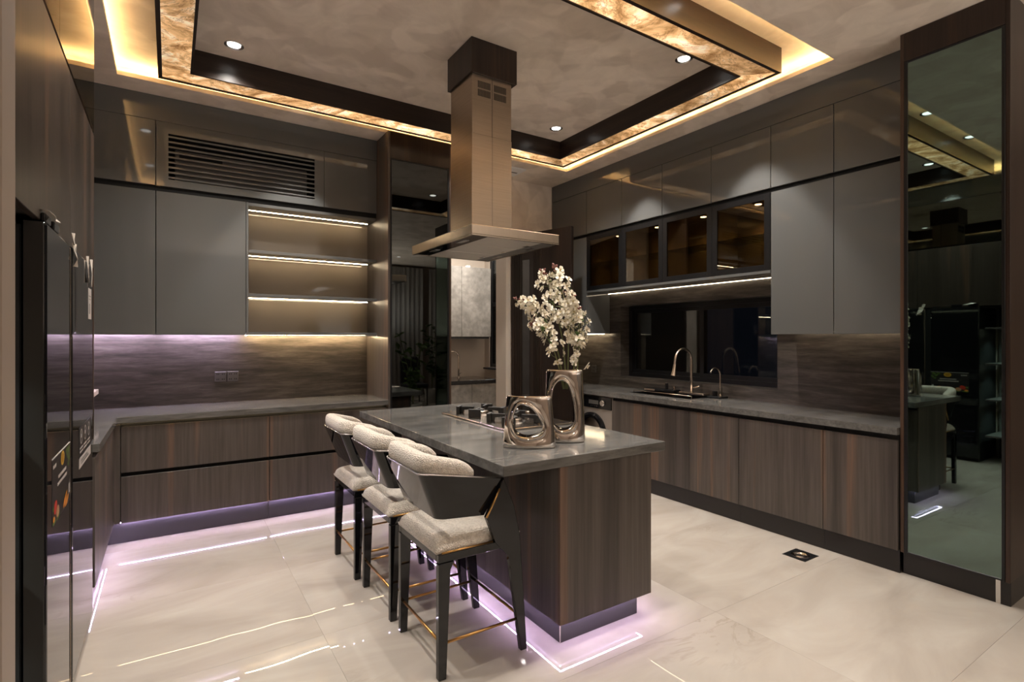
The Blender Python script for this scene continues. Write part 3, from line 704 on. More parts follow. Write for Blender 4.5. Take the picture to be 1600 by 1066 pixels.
# ------------------------------------------------------------------ right wall: cladding with window
CX = 4.33
bm = new_bm()
for b in ((WY1, 5.245, 0.90, 2.0), (1.455, WY0, 0.90, 2.0), (WY0, WY1, 0.90, WZ0), (WY0, WY1, WZ1, 2.0)): add_box(bm, CX, RX-0.002, b[0], b[1], b[2], b[3])
tag(obj('backsplash', bm, M['splash'], loc=(CX, 3.4, 0.9)), 'brown streaked stone backsplash around the dark window', 'backsplash')
rv = boxes('trim_2', [(CX, RX+0.19, WY0, WY0+0.012, WZ0, WZ1), (CX, RX+0.19, WY1-0.012, WY1, WZ0, WZ1), (CX, RX+0.19, WY0+0.012, WY1-0.012, WZ0, WZ0+0.012), (CX, RX+0.19, WY0+0.012, WY1-0.012, WZ1-0.012, WZ1)], M['splash'], loc=(CX, 3.5, 1.0)); struct(rv)
wn = struct(boxes('window_1', [(4.465, 4.52, WY0+0.012, WY0+0.055, WZ0+0.012, WZ1-0.012), (4.465, 4.52, WY1-0.055, WY1-0.012, WZ0+0.012, WZ1-0.012), (4.465, 4.52, WY0+0.055, WY1-0.055, WZ0+0.012, WZ0+0.055), (4.465, 4.52, WY0+0.055, WY1-0.055, WZ1-0.055, WZ1-0.012)], M['black_alu'], loc=(4.49, 3.5, 1.0), bev=0.002))
ym = 3.42
for nm, y0, y1, x in (('sash', ym-0.03, WY1-0.055, 4.490), ('sash', WY0+0.055, ym+0.03, 4.470)):
    f = boxes(nm, [(x, x+0.018, y0, y0+0.045, WZ0+0.055, WZ1-0.055), (x, x+0.018, y1-0.045, y1, WZ0+0.055, WZ1-0.055), (x, x+0.018, y0+0.045, y1-0.045, WZ0+0.055, WZ0+0.095), (x, x+0.018, y0+0.045, y1-0.045, WZ1-0.095, WZ1-0.055)], M['black_alu'], wn, bev=0.001)
    bx('pane', x+0.006, x+0.010, y0+0.045, y1-0.045, WZ0+0.095, WZ1-0.095, M['night_glass'], f, bev=0)
bx('roller_blind', 4.535, 4.540, ym+0.02, WY1-0.06, WZ0+0.03, WZ1-0.03, plain('blind_fabric', (0.30, 0.27, 0.24), 0.9), wn, bev=0)

# base units on the right
def base_right(y0, y1, label, drawer=False):
    u = thing('base_cabinet', label, 'cabinet', (4.05, (y0+y1)/2, 0), 'dark wood base cabinets under the window worktop')
    bx('carcass', 3.782, 4.325, y0, y1, 0.146, 0.80 if drawer else 0.852, M['void'] , u, bev=0)
    bx('door', 3.76, 3.78, y0+0.0015, y1-0.0015, 0.143, 0.821, M['wood'], u)
    bx('plinth', 3.785, 3.80, y0, y1, 0.0, 0.146, M['plinth_black'], u, bev=0)
    return u
base_right(1.452, 1.897, 'dark wood base cabinet right next to the tall glass cabinet on the right')
base_right(1.898, 2.539, 'dark wood base cabinet second from the tall glass cabinet on the right')
def base_sink(y0, y1, label): 
    u = thing('base_cabinet', label, 'cabinet', (4.05, (y0+y1)/2, 0), 'dark wood base cabinets under the window worktop')
    bx('carcass', 3.782, 4.325, y0, y1, 0.146, 0.60, M['void'], u, bev=0)
    bx('carcass_front', 3.782, 3.80, y0, y1, 0.60, 0.852, M['void'], u, bev=0)
    bx('door', 3.76, 3.78, y0+0.0015, y1-0.0015, 0.143, 0.821, M['wood'], u)
    bx('plinth', 3.785, 3.80, y0, y1, 0.0, 0.146, M['plinth_black'], u, bev=0)
base_sink(2.540, 3.011, 'dark wood base cabinet third from the tall glass cabinet, below the small tap')
base_sink(3.012, 3.964, 'wide dark wood base cabinet beside the washing machine, below the sink')
SX0, SX1, SYa, SYb = 3.93, 4.185, 3.14, 3.90
bm = new_bm()
for b in ((3.745, SX0, 1.452, 5.243), (SX1, CX, 1.452, 5.243), (SX0, SX1, 1.452, SYa), (SX0, SX1, SYb, 5.243)): add_box(bm, b[0], b[1], b[2], b[3], 0.856, 0.900)
tag(obj('worktop', bm, M['worktop'], loc=(4.05, 3.4, 0.856)), 'long grey stone worktop below the dark window on the right wall', 'worktop')
# undercabinet and sill led
# washing machine
wm = thing('washing_machine', 'champagne front loading washing machine with black control panel under the right worktop', 'washing machine', (4.05, 4.27, 0))
wy0, wy1 = 3.972, 4.567; wyc = (wy0+wy1)/2
bx('body', 3.772, 4.31, wy0, wy1, 0.02, 0.848, M['washer'], wm, bev=0.006)
bx('control_panel', 3.764, 3.776, wy0+0.004, wy1-0.004, 0.715, 0.842, M['black_lacquer'], wm, bev=0.003)
bm = new_bm(); add_lathe(bm, [(0.215, 3.7725), (0.215, 3.752), (0.19, 3.738), (0.160, 3.744), (0.155, 3.756), (0.155, 3.7725)], wyc, 0.455, 40, 'x'); obj('door_ring', bm, M['black_lacquer'], wm, smooth=35)
bm = new_bm(); add_lathe(bm, [(0.154, 3.758), (0.13, 3.762), (0.08, 3.7685), (0.03, 3.7705)], wyc, 0.455, 36, 'x'); obj('door_glass', bm, M['drum'], wm, smooth=35)
bm = new_bm(); add_lathe(bm, [(0.032, 3.7635), (0.032, 3.750), (0.026, 3.744)], 4.10, 0.778, 24, 'x'); obj('dial', bm, M['silver'], wm, smooth=35)
bx('display', 3.7625, 3.7645, 4.17, 4.32, 0.758, 0.80, M['grey_plastic'], wm, bev=0)
for k in range(4): bx('button', 3.7622, 3.7645, 4.185+0.03*k, 4.200+0.03*k, 0.737, 0.745, M['silver'], wm, bev=0)
for y in (wy0+0.05, wy1-0.05): 
    bm = new_bm(); add_lathe(bm, [(0.02, 0.0), (0.02, 0.02)], 3.83, y, 12); obj('foot', bm, M['black'], wm)
fb = thing('base_cabinet', 'dark base filler cabinet left of the washing machine', 'cabinet', (4.05, 4.9, 0))
bx('carcass', 3.80, 4.325, 4.575, 5.24, 0.0, 0.852, M['void'], fb, bev=0)
bx('door', 3.78, 3.798, 4.62, 5.24, 0.12, 0.83, M['wood_dark'], fb)
# sink
sk = thing('sink', 'black undermount sink with drip ledge and cup rinser in the right worktop', 'sink', (4.05, 3.52, 0.9))
bm = new_bm()
e = 0.001
for b in ((SX0+e, SX0+0.02, SYa+e, SYb-e, 0.70, 0.9015), (SX1-0.02, SX1-e, SYa+e, SYb-e, 0.70, 0.9015), (SX0+0.02, SX1-0.02, SYa+e, SYa+0.02, 0.70, 0.9015), (SX0+0.02, SX1-0.02, SYb-0.02, SYb-e, 0.70, 0.9015), (SX0+0.02, SX1-0.02, SYa+0.02, SYb-0.02, 0.70, 0.71)): add_box(bm, *b)
obj('basin', bm, M['black_alu'], sk)
bx('ledge', SX1+0.002, 4.315, 3.02, 3.93, 0.9005, 0.915, M['black_alu'], sk, bev=0.003)
bx('rinser_rail', SX1-0.045, SX1+0.055, 3.16, 3.44, 0.9155, 0.937, M['nickel'], sk, bev=0.004)
bx('waterfall_spout', SX1-0.05, SX1+0.06, 3.50, 3.89, 0.9155, 0.942, M['black_lacquer'], sk, bev=0.005)
bx('spout_lip', SX1-0.052, SX1-0.030, 3.74, 3.88, 0.9160, 0.936, M['nickel'], sk, bev=0.002)
bm = new_bm(); add_tube(bm, [(SX0+0.035, 3.86, 0.90), (SX0+0.035, 3.86, 0.925), (SX0+0.035, 3.15, 0.925), (SX0+0.035, 3.15, 0.90)], 0.004, 8); obj('rail', bm, M['nickel'], sk, smooth=True)
for y, h, r in ((3.70, 0.99, 0.016), (3.13, 0.955, 0.024)):
    bm = new_bm(); add_lathe(bm, [(r, 0.9155), (r, h), (r*0.8, h+0.004)], 4.27, y, 18); obj('knob', bm, M['black_alu'], sk, smooth=35)
bx('dispenser', 4.262, 4.280, 3.592, 3.612, 0.9155, 0.968, M['nickel'], sk, bev=0.003)
# taps
def tap(x, y, z, h, reach, r, label, head):
    tp = thing('tap', label, 'tap', (x, y, z))
    bm = new_bm(); add_lathe(bm, [(r*1.8, z), (r*1.8, z+0.012), (r*1.1, z+0.02)], x, y, 18); obj('base', bm, M['nickel'], tp, smooth=35)
    R = reach/2; pts = [(x, y, z+0.015), (x, y, z+(h-R)*0.5), (x, y, z+h-R)]
    for k in range(1, 13):
        a_ = PI*k/12*(1.0 if head else 0.86); pts.append((x-R+R*math.cos(a_), y, z+h-R+R*math.sin(a_)))
    if head: pts.append((x-reach-0.006, y, z+h-R-0.05))
    bm = new_bm(); add_tube(bm, pts, r, 12); obj('spout', bm, M['nickel'], tp, smooth=True)
    if head:
        p = pts[-1]
        bm = new_bm(); add_tube(bm, [(p[0]+0.003, y, p[2]+0.02), p, (p[0]-0.008, y, p[2]-0.04), (p[0]-0.018, y, p[2]-0.085)], [r*1.25, r*1.3, r*1.55, r*2.1], 14); obj('spray_head', bm, M['nickel'], tp, smooth=40)
        bm = new_bm(); add_tube(bm, [(x, y, z+0.06), (x, y-0.04, z+0.065), (x, y-0.09, z+0.08)], [0.008, 0.007, 0.005], 8); obj('lever', bm, M['nickel'], tp, smooth=True)
    return tp
tap(4.235, 3.365, 0.915, 0.435, 0.235, 0.0125, 'tall arched kitchen tap with pull out spray in front of the window', True)
tap(4.255, 3.06, 0.915, 0.265, 0.15, 0.007, 'small slim arched drinking water tap right of the tall tap', False)
sr = thing('socket', 'grey socket on the right backsplash behind the blossoms', 'socket', (CX, 4.87, 1.08))
bx('plate', CX-0.011, CX, 4.826, 4.914, 1.036, 1.124, M['grey_plastic'], sr, bev=0.004)
for dz in (-0.022, 0.022):
    for dy in (-0.012, 0.012): bx('hole', CX-0.0125, CX-0.0105, 4.87+dy-0.003, 4.87+dy+0.003, 1.08+dz-0.006, 1.08+dz+0.006, M['void'], sr, bev=0)

# uppers on the right
XF = 3.97
def unit_right(y0, y1, z0, z1, label, group, carc=M['dark_lining']):
    u = thing('upper_cabinet', label, 'cabinet', (4.15, (y0+y1)/2, z0), group)
    bx('carcass', XF+0.022, RX-0.005 if z0 > 1.9 else CX-0.003, y0, y1, z0+(0.022 if z0 < 2 else 0.003), z1, M['grey'] if z0 < 2 else carc, u, bev=0)
    bx('door', XF, XF+0.02, y0+0.0015, y1-0.0015, z0, z1, M['grey'], u)
    return u
GT = 'grey gloss top row cabinets on the right wall'
bnd = [5.242, 4.600, 4.040, 3.498, 2.948, 2.402, 1.930, 1.452]
nm = ['farthest on the right wall, above the door leaf', 'second from the far corner, above the first glass door', 'third from the far corner, above the second glass door', 'fourth from the far corner, above the third glass door',
      'fifth from the far corner, above the largest glass door', 'sixth from the far corner, above a tall grey door', 'nearest on the right wall, beside the tall glass cabinet']
for (b1, b0), l in zip(zip(bnd, bnd[1:]), nm):
    unit_right(b0+0.001, b1-0.001, 2.635, 3.122, 'short grey top cabinet, '+l, GT)
tag(bx('fascia', XF, XF+0.02, 1.452, 5.243, 3.126, CZ-0.002, M['grey'], bev=0.001), 'grey gloss fascia board above the top cabinets on the right wall', 'fascia')
tag(bx('channel', XF+0.024, XF+0.034, 1.452, 5.243, 2.600, 2.634, M['void'], bev=0), 'black shadow channel under the top cabinets of the right wall', 'channel')
unit_right(4.597, 5.242, 1.482, 2.600, 'tall grey cabinet at the far end of the right wall, behind the blossoms', 'tall grey cabinets on the right wall')
unit_right(1.931, 2.400, 1.482, 2.600, 'tall grey cabinet right of the window, next to the largest glass door', 'tall grey cabinets on the right wall')
unit_right(1.452, 1.929, 1.482, 2.600, 'tall grey cabinet right of the window, against the tall glass cabinet', 'tall grey cabinets on the right wall')
# glass-door uppers
gb = [4.594, 4.033, 3.490, 2.940, 2.403]
gl_ = ['first lit glass door cabinet from the left, narrowest in view', 'second lit glass door cabinet from the left', 'third lit glass door cabinet from the left', 'rightmost lit glass door cabinet, largest in view']
for (y1, y0), l in zip(zip(gb, gb[1:]), gl_):
    y0 += 0.003; z0, z1 = 1.992, 2.598
    u = thing('glass_cabinet', l, 'cabinet', (4.15, (y0+y1)/2, z0), 'black framed glass cabinets above the window')
    boxes('carcass', [(XF+0.024, CX, y0, y0+0.016, z0, z1), (XF+0.024, CX, y1-0.016, y1, z0, z1), (CX-0.012, CX, y0+0.016, y1-0.016, z0, z1), (XF+0.024, CX-0.012, y0+0.016, y1-0.016, z0, z0+0.016), (XF+0.024, CX-0.012, y0+0.016, y1-0.016, z1-0.016, z1)], M['bronze_lining'], u)
    d = boxes('door', [(XF, XF+0.02, y0, y0+0.05, z0, z1), (XF, XF+0.02, y1-0.05, y1, z0, z1), (XF, XF+0.02, y0+0.05, y1-0.05, z0, z0+0.045), (XF, XF+0.02, y0+0.05, y1-0.05, z1-0.045, z1)], M['black_alu'], u, bev=0.001)
    bx('glass_pane', XF+0.004, XF+0.009, y0+0.05, y1-0.05, z0+0.045, z1-0.045, M['bronze_glass'], d, bev=0)
    bx('glass_shelf', XF+0.03, CX-0.014, y0+0.018, y1-0.018, 2.285, 2.292, M['clear_glass'], u, bev=0)
    for z in (2.09, 2.47):
        bx('hinge', XF+0.022, XF+0.06, y1-0.030, y1-0.017, z, z+0.05, M['nickel'], u, bev=0.002)
    yc = (y0+y1)/2-0.06
    bm = new_bm(); add_lathe(bm, [(0.036, z1-0.018), (0.036, z1-0.024), (0.028, z1-0.025)], 4.14, yc, 20); obj('puck_light', bm, M['silver'], u)
    bm = new_bm(); add_lathe(bm, [(0.027, z1-0.0255), (0.027, z1-0.0275)], 4.14, yc, 20); obj('lamp', bm, M['led_small'], u)
    add_light('SPOT', 'puck_spot', (4.14, yc, z1-0.035), 11.0, (1.0, 0.80, 0.52), spot_size=math.radians(128), spot_blend=1.0, shadow_soft_size=0.02)
bt = tag(bx('bottom_panel', XF, CX, 2.404, 4.594, 1.966, 1.989, M['grey'], bev=0.001), 'long grey bottom board with led strip under the glass door cabinets', 'panel')
tag(bx('led_strip', 4.286, 4.290, 2.42, 4.58, 1.9632, 1.9655, emit('window_led', (1.0, 0.80, 0.55), 10), bev=0), 'warm led strip under the board below the glass door cabinets', 'light strip')
tag(bx('led_strip', 4.255, 4.263, 4.62, 5.20, 1.499, 1.5035, M['led_shelf'], bev=0), 'warm led strip under the far tall grey cabinet behind the blossoms', 'light strip')
tag(bx('led_strip', 4.255, 4.263, 1.47, 2.38, 1.499, 1.5035, emit('dim_warm_led', (1.0, 0.8, 0.55), 10), bev=0), 'dim warm led strip under the two tall grey cabinets right of the window', 'light strip')

# ------------------------------------------------------------------ island
IXa, IXb, IYa, IYb = 1.205, 2.222, 1.935, 4.0
isl = thing('kitchen_island', 'dark wood kitchen island body with recessed violet lit plinth under the grey worktop', 'island', (1.75, 2.97, 0))
bxa, bxb, bya, byb = 1.520, 2.125, 1.945, 3.95
bx('carcass', bxa+0.013, bxb-0.02, bya+0.013, byb-0.02, 0.135, 0.852, M['void'], isl, bev=0)
PB = 0.113
bx('end_panel', bxa, bxb, bya, bya+0.012, PB, 0.852, M['wood'], isl, bev=0.001)
bx('end_panel', bxa, bxb, byb-0.019, byb, PB, 0.852, M['wood'], isl)
for y0, y1 in ((bya+0.0125, 2.64), (2.642, 3.295), (3.297, byb-0.0195)):
    bx('side_panel', bxa, bxa+0.012, y0, y1, PB, 0.852, M['wood'], isl, bev=0.001)
    bx('door', bxb-0.019, bxb, y0, y1, PB, 0.825, M['wood'], isl)
bx('plinth', 1.557, 2.07, 1.993, byb-0.03, 0.0, 0.134, M['plinth'], isl, bev=0.001)
bx('corner_strip', 1.5555, 1.5600, 1.9915, 1.9960, 0.001, 0.112, M['silver'], isl, bev=0)
boxes('led_strip', [(1.5425, 1.5455, 1.9735, 3.93, 0.1165, 0.1215), (1.5455, 2.088, 1.9735, 1.9765, 0.1165, 0.1215), (2.085, 2.088, 1.9765, 2.01, 0.1165, 0.1215), (2.0935, 2.0965, 2.06, 3.90, 0.1165, 0.1215)], M['led_violet'], isl)
bm = new_bm(); add_box(bm, IXa, IXb, IYa, IYb, 0.853, 0.900, 0.002)
tag(obj('worktop', bm, M['worktop'], loc=(1.71, 2.97, 0.853)), 'thick grey stone worktop of the kitchen island overhanging on the stool side', 'worktop')

# ------------------------------------------------------------------ hob
hb = thing('hob', 'stainless steel gas hob with black cast iron supports set on the island', 'hob', (1.91, 3.08, 0.9))
bx('plate', 1.66, 2.17, 2.64, 3.52, 0.9005, 0.914, M['hob'], hb, bev=0.004, seg=2)
def burner(cx, cy, R):
    bm = new_bm(); add_lathe(bm, [(R*0.9, 0.914), (R*0.88, 0.919), (R*0.62, 0.921)], cx, cy, 28); obj('drip_ring', bm, M['silver'], hb, smooth=35)
    bm = new_bm(); add_lathe(bm, [(R*0.60, 0.921), (R*0.60, 0.934), (R*0.5, 0.938)], cx, cy, 28); obj('burner_ring', bm, M['nickel'], hb, smooth=35)
    bm = new_bm(); add_lathe(bm, [(R*0.26, 0.938), (R*0.28, 0.946), (R*0.2, 0.951)], cx, cy, 20); obj('burner_cap', bm, M['iron'], hb, smooth=35)
    for k in range(4):
        a_ = PI/4+k*PI/2; ca, sa = math.cos(a_), math.sin(a_)
        bm = new_bm()
        pf = [(R*0.55, 0.948), (R*0.55, 0.964), (R*1.62, 0.964), (R*1.62, 0.915), (R*1.40, 0.915), (R*1.36, 0.938)]
        add_prism(bm, pf, 'y', -0.009, 0.009, 0.002)
        bmesh.ops.rotate(bm, verts=bm.verts, cent=(0, 0, 0), matrix=Matrix.Rotation(a_, 3, 'Z')); bmesh.ops.translate(bm, verts=bm.verts, vec=(cx, cy, 0))
        obj('pan_support', bm, M['iron'], hb)
    for k in range(4):
        a_ = PI/4+k*PI/2; bm = new_bm()
        add_box(bm, R*1.63, R*1.88, -0.042, 0.042, 0.9145, 0.966, 0.002)
        bmesh.ops.rotate(bm, verts=bm.verts, cent=(0, 0, 0), matrix=Matrix.Rotation(a_, 3, 'Z')); bmesh.ops.translate(bm, verts=bm.verts, vec=(cx, cy, 0))
        obj('support_block', bm, M['iron'], hb)
burner(1.86, 3.29, 0.092); burner(1.86, 2.86, 0.092)
for k, y in enumerate((2.94, 3.08, 3.22)):
    bm = new_bm(); add_lathe(bm, [(0.020, 0.9142), (0.020, 0.936), (0.016, 0.940)], 2.115, y, 18); obj('knob', bm, M['nickel'], hb, smooth=35)

# ------------------------------------------------------------------ hood
hd = thing('cooker_hood', 'stainless steel island cooker hood with square chimney hanging from the ceiling', 'hood', (1.82, 3.22, 2.07))
hx0, hx1, hy0, hy1, hz0, hz1 = 1.513, 2.172, 2.79, 3.72, 2.072, 2.138
bm = new_bm()
add_box(bm, hx0, hx1, hy0, hy1, hz0+0.006, hz1, 0.004, 2)
obj('canopy', bm, M['steel_h'], hd)
bm = new_bm()
for b in ((hx0+0.001, hx0+0.018, hy0+0.001, hy1-0.001), (hx1-0.018, hx1-0.001, hy0+0.001, hy1-0.001), (hx0+0.018, hx1-0.018, hy0+0.001, hy0+0.018), (hx0+0.018, hx1-0.018, hy1-0.018, hy1-0.001)): add_box(bm, *b, hz0, hz0+0.0058)
obj('rim', bm, M['steel_h'], hd)
bx('underside', hx0+0.018, hx0+0.125, hy0+0.018, hy1-0.018, hz0+0.002, hz0+0.0058, M['black_lacquer'], hd, bev=0)
bx('underside', hx1-0.125, hx1-0.018, hy0+0.018, hy1-0.018, hz0+0.002, hz0+0.0058, M['grey_plastic'], hd, bev=0)
n = 3; yw = (hy1-hy0-0.036)/n
for k in range(n):
    bx('filter', hx0+0.127, hx1-0.127, hy0+0.018+k*yw+0.004, hy0+0.018+(k+1)*yw-0.004, hz0+0.001, hz0+0.0056, M['mesh_filter'], hd, bev=0.001)
    bx('filter_latch', hx1-0.165, hx1-0.135, hy0+0.018+(k+0.5)*yw-0.03, hy0+0.018+(k+0.5)*yw+0.03, hz0-0.002, hz0+0.0009, M['silver'], hd, bev=0.0005)
for x in (hx0+0.07, hx1-0.07):
    for y in (hy0+0.25, hy1-0.25): bx('light_bar', x-0.018, x+0.018, y-0.055, y+0.055, hz0, hz0+0.0019, M['silver'], hd, bev=0)
cx0, cx1, cy0, cy1 = 1.661, 1.971, 3.06, 3.375
bx('chimney', cx0, cx1, cy0, cy1, hz1, 2.80, M['steel'], hd, bev=0.002)
bx('chimney_top', cx0+0.002, cx1-0.002, cy0+0.002, cy1-0.002, 2.80, 3.245, M['steel'], hd, bev=0.002)
xm = (cx0+cx1)/2
bx('seam', xm-0.0010, xm+0.0010, cy0-0.0006, cy0+0.004, hz1+0.002, 3.19, M['grey_plastic'], hd, bev=0)
for s_ in (-1, 1):
    bm = new_bm()
    for r_ in range(2):
        for k in range(11):
            x = xm+s_*0.062-0.045+k*0.009; z = 3.155-r_*0.055
            add_box(bm, x-0.0022, x+0.0022, cy0+0.0005, cy0+0.0025, z-0.045, z)
    obj('vent_slots', bm, M['void'], hd)
bxm = tag(bx('chimney_cover', 1.648, 2.0, 3.04, 3.395, 3.192, TZ-0.001, M['wood_dark'], bev=0.001), 'dark wood box around the chimney top at the ceiling', 'cover')
bxm.parent = None
# hollow the cover so that the chimney passes through it
me = bxm.data; bm = bmesh.new(); o0 = bxm.location
for b in ((1.648, 1.660, 3.04, 3.395), (1.972, 2.0, 3.04, 3.395), (1.660, 1.972, 3.04, 3.059), (1.660, 1.972, 3.376, 3.395)): add_box(bm, *b, 3.192, TZ-0.001)
bmesh.ops.translate(bm, verts=bm.verts, vec=-o0); bm.to_mesh(me); bm.free()

# ------------------------------------------------------------------ champagne chrome vases with a hole
def vase(name, label, base, ang, wB, wT, H, thick, hole, groove):
    """hole(u) -> (x, z) in the vase plane; ring-shaped body (torus topology)"""
    tg = thing(name, label, 'vase', base, None)
    NU = 200
    def outer(th):
        # rounded rectangle, tapered: direction th -> boundary point around centre (0, H/2)
        hz = H/2; dx, dz = math.cos(th)*(wB/H)**0.0, math.sin(th)
        best = None
        lo, hi = 0, 2.0
        def inside(s):
            x, z = dx*s, dz*s
            f = (z+hz)/H; hw = (wB*(1-f)+wT*f)/2
            n_ = 26
            return (abs(x)/hw)**n_+(abs(z)/hz)**n_ < 1
        for _ in range(34):
            mdd = (lo+hi)/2
            if inside(mdd): lo = mdd
            else: hi = mdd
        return dx*lo, dz*lo+hz
    bm = new_bm(); grid = []
    # profile: t from outer (0) to inner (1); d = half depth
    prof = []
    r = thick/2
    RIM = [(0.0, 0.0), (0.0004, 0.34), (0.0018, 0.66), (0.0042, 0.92), (0.0075, 1.07), (0.0110, 1.10), (0.0145, 1.04), (0.0175, 0.90), (0.0195, 0.80)]
    BODY = [(0.04, 0.76), (0.16, 0.86), (0.40, 0.93), (0.75, 0.95), (0.93, 0.93), (0.975, 0.86), (0.995, 0.72), (1.0, 0.40), (1.0, 0.0)]
    for i in range(NU):
        th = 2*PI*i/NU
        ox, oz = outer(th); ix, iz = hole(th)
        row = []
        ln = math.hypot(ox-ix, oz-iz); rim_w = min(0.0195, ln*0.62)
        half = [(a_/0.0195*rim_w/ln, d_*r) for a_, d_ in RIM]+[((rim_w+(ln-rim_w)*a_)/ln, d_*r) for a_, d_ in BODY]
        full = half+[(t_, -d_) for t_, d_ in half[-2:0:-1]]
        for t_, d_ in full:
            px_, pz_ = ix+(ox-ix)*t_, iz+(oz-iz)*t_
            xn = min(1.0, abs(px_)/((wB*(1-pz_/H)+wT*pz_/H)/2)); kx = 1.0-0.72*xn**2.2
            kz = 1.0-0.16*max(0.0, (pz_/H-0.55)/0.45)**2
            row.append(bm.verts.new((px_, d_*kx*kz, pz_)))
        grid.append(row)
    m_ = len(full)
    for i in range(NU):
        for j in range(m_):
            bm.faces.new((grid[i][j], grid[(i+1) % NU][j], grid[(i+1) % NU][(j+1) % m_], grid[i][(j+1) % m_]))
    bmesh.ops.recalc_face_normals(bm, faces=bm.faces[:])
    bmesh.ops.rotate(bm, verts=bm.verts, cent=(0, 0, 0), matrix=Matrix.Rotation(ang, 3, 'Z')); bmesh.ops.translate(bm, verts=bm.verts, vec=base)
    body = obj('body', bm, M['chrome'], tg, smooth=True)
    return tg
def loop_hole(pts, c):
    """closed smooth loop through pts, returned as a function of the direction from c"""
    P_ = []; n_ = len(pts)
    for i in range(n_):
        a_, b_, c_, d_ = (Vector((*pts[(i+k) % n_], 0)) for k in (-1, 0, 1, 2))
        for q in range(10):
            t_ = q/10; P_.append(0.5*((2*b_)+(c_-a_)*t_+(2*a_-5*b_+4*c_-d_)*t_*t_+(3*b_-a_-3*c_+d_)*t_**3))
    pol = sorted((math.atan2(p.y-c[1], p.x-c[0]) % (2*PI), math.hypot(p.x-c[0], p.y-c[1])) for p in P_)
    pol = [(pol[-1][0]-2*PI, pol[-1][1])]+pol+[(pol[0][0]+2*PI, pol[0][1])]
    def f(th):
        th %= 2*PI
        for (a0, r0), (a1, r1) in zip(pol, pol[1:]):
            if a0 <= th <= a1:
                rr_ = r0+(r1-r0)*(th-a0)/max(1e-9, a1-a0); return c[0]+rr_*math.cos(th), c[1]+rr_*math.sin(th)
        return c
    return f
SHORT_HOLE = [(-0.076, 0.106), (-0.078, 0.150), (-0.058, 0.204), (-0.030, 0.216), (0.012, 0.198), (0.050, 0.152), (0.068, 0.112), (0.060, 0.078), (0.020, 0.062), (-0.025, 0.060), (-0.060, 0.076)]
TALL_HOLE = [(-0.060, 0.270), (-0.067, 0.180), (-0.056, 0.108), (-0.034, 0.078), (0.002, 0.070), (0.042, 0.088), (0.054, 0.130), (0.044, 0.222), (0.016, 0.302), (-0.018, 0.325), (-0.044, 0.308)]
va = math.atan2(-0.155, 0.211)
vase('short_vase', 'short champagne chrome vase with a teardrop hole, left of the tall one', (1.525, 2.205, 0.9), va, 0.268, 0.228, 0.262, 0.110, loop_hole(SHORT_HOLE, (-0.008, 0.131)), 0.70)
vase('tall_vase', 'tall champagne chrome vase with an arched hole holding white blossom branches', (1.768, 2.225, 0.9), va, 0.218, 0.195, 0.385, 0.110, loop_hole(TALL_HOLE, (-0.006, 0.19)), 0.70)

# ------------------------------------------------------------------ blossom branches in the tall vase
def blossom_mesh(nm, seed, open_=1.0):
    rr = random.Random(seed); bm = new_bm(); fcs = []
    for layer, (n_, sc, tilt) in enumerate(((5, 1.0, 0.20), (4, 0.62, 0.85))):
        for k in range(n_):
            a_ = 2*PI*k/n_+layer*0.6+rr.uniform(-0.12, 0.12)
            ca, sa = math.cos(a_), math.sin(a_); tl = tilt*(1.5-0.5*open_)+rr.uniform(-0.28, 0.28)
            R_ = 0.026*sc*rr.uniform(0.85, 1.12); pts = []
            for u, wv in ((0.08, 0.07), (0.45, 0.26), (0.78, 0.37), (1.0, 0.16)):
                r_ = u*R_; h = 0.004+math.sin(tl)*r_-(0.0035*u*u if layer == 0 else 0)
                rd = math.cos(tl)*r_; row = []
                for s_ in (-1, 0, 1):
                    wx = s_*wv*R_; hh = h+abs(s_)*0.0025*u
                    row.append(bm.verts.new((rd*ca-wx*sa, rd*sa+wx*ca, hh)))
                pts.append(row)
            for r0, r1 in zip(pts, pts[1:]):
                for q in range(2): fcs.append(bm.faces.new((r0[q], r0[q+1], r1[q+1], r1[q])))
    n0 = len(bm.faces)
    for k in range(5):
        a_ = 2*PI*k/5; add_tube(bm, [(0, 0, 0.003), (0.004*math.cos(a_), 0.004*math.sin(a_), 0.013)], 0.0010, 4)
    me = bpy.data.meshes.new(nm)
    for i, f in enumerate(bm.faces): f.material_index = 0 if i < n0 else 1; f.smooth = i < n0
    bm.to_mesh(me); bm.free(); me.materials.append(M['petal']); me.materials.append(M['pistil'])
    return me
BL = [blossom_mesh('blossom', s_, o_) for s_, o_ in ((1, 1.0), (2, 0.8), (3, 0.5))]
bm = new_bm(); add_lathe(bm, [(0.001, 0.0), (0.005, 0.006), (0.0055, 0.011), (0.001, 0.019)], 0, 0, 7)
BUD = bpy.data.meshes.new('bud'); bm.to_mesh(BUD); bm.free(); BUD.materials.append(M['bud'])
bm = new_bm()
rows = []
for u, wv in ((0, 0.05), (0.3, 0.8), (0.6, 1.0), (0.85, 0.55), (1.0, 0.04)):
    rows.append([bm.verts.new((s_*wv*0.013, u*0.050, -abs(s_)*-0.003-0.010*u*u)) for s_ in (-1, 0, 1)])
for r0, r1 in zip(rows, rows[1:]):
    for q in range(2): bm.faces.new((r0[q], r0[q+1], r1[q+1], r1[q]))
LEAF = bpy.data.meshes.new('leaf'); bm.to_mesh(LEAF); bm.free(); LEAF.materials.append(M['leaf'])
def child(nm, me, par, loc, rot, sc):
    o = bpy.data.objects.new(nm, me); C.objects.link(o); o.parent = par
    o.location = Vector(loc)-ORG[par.name]; o.rotation_euler = rot; o.scale = (sc, sc, sc); return o
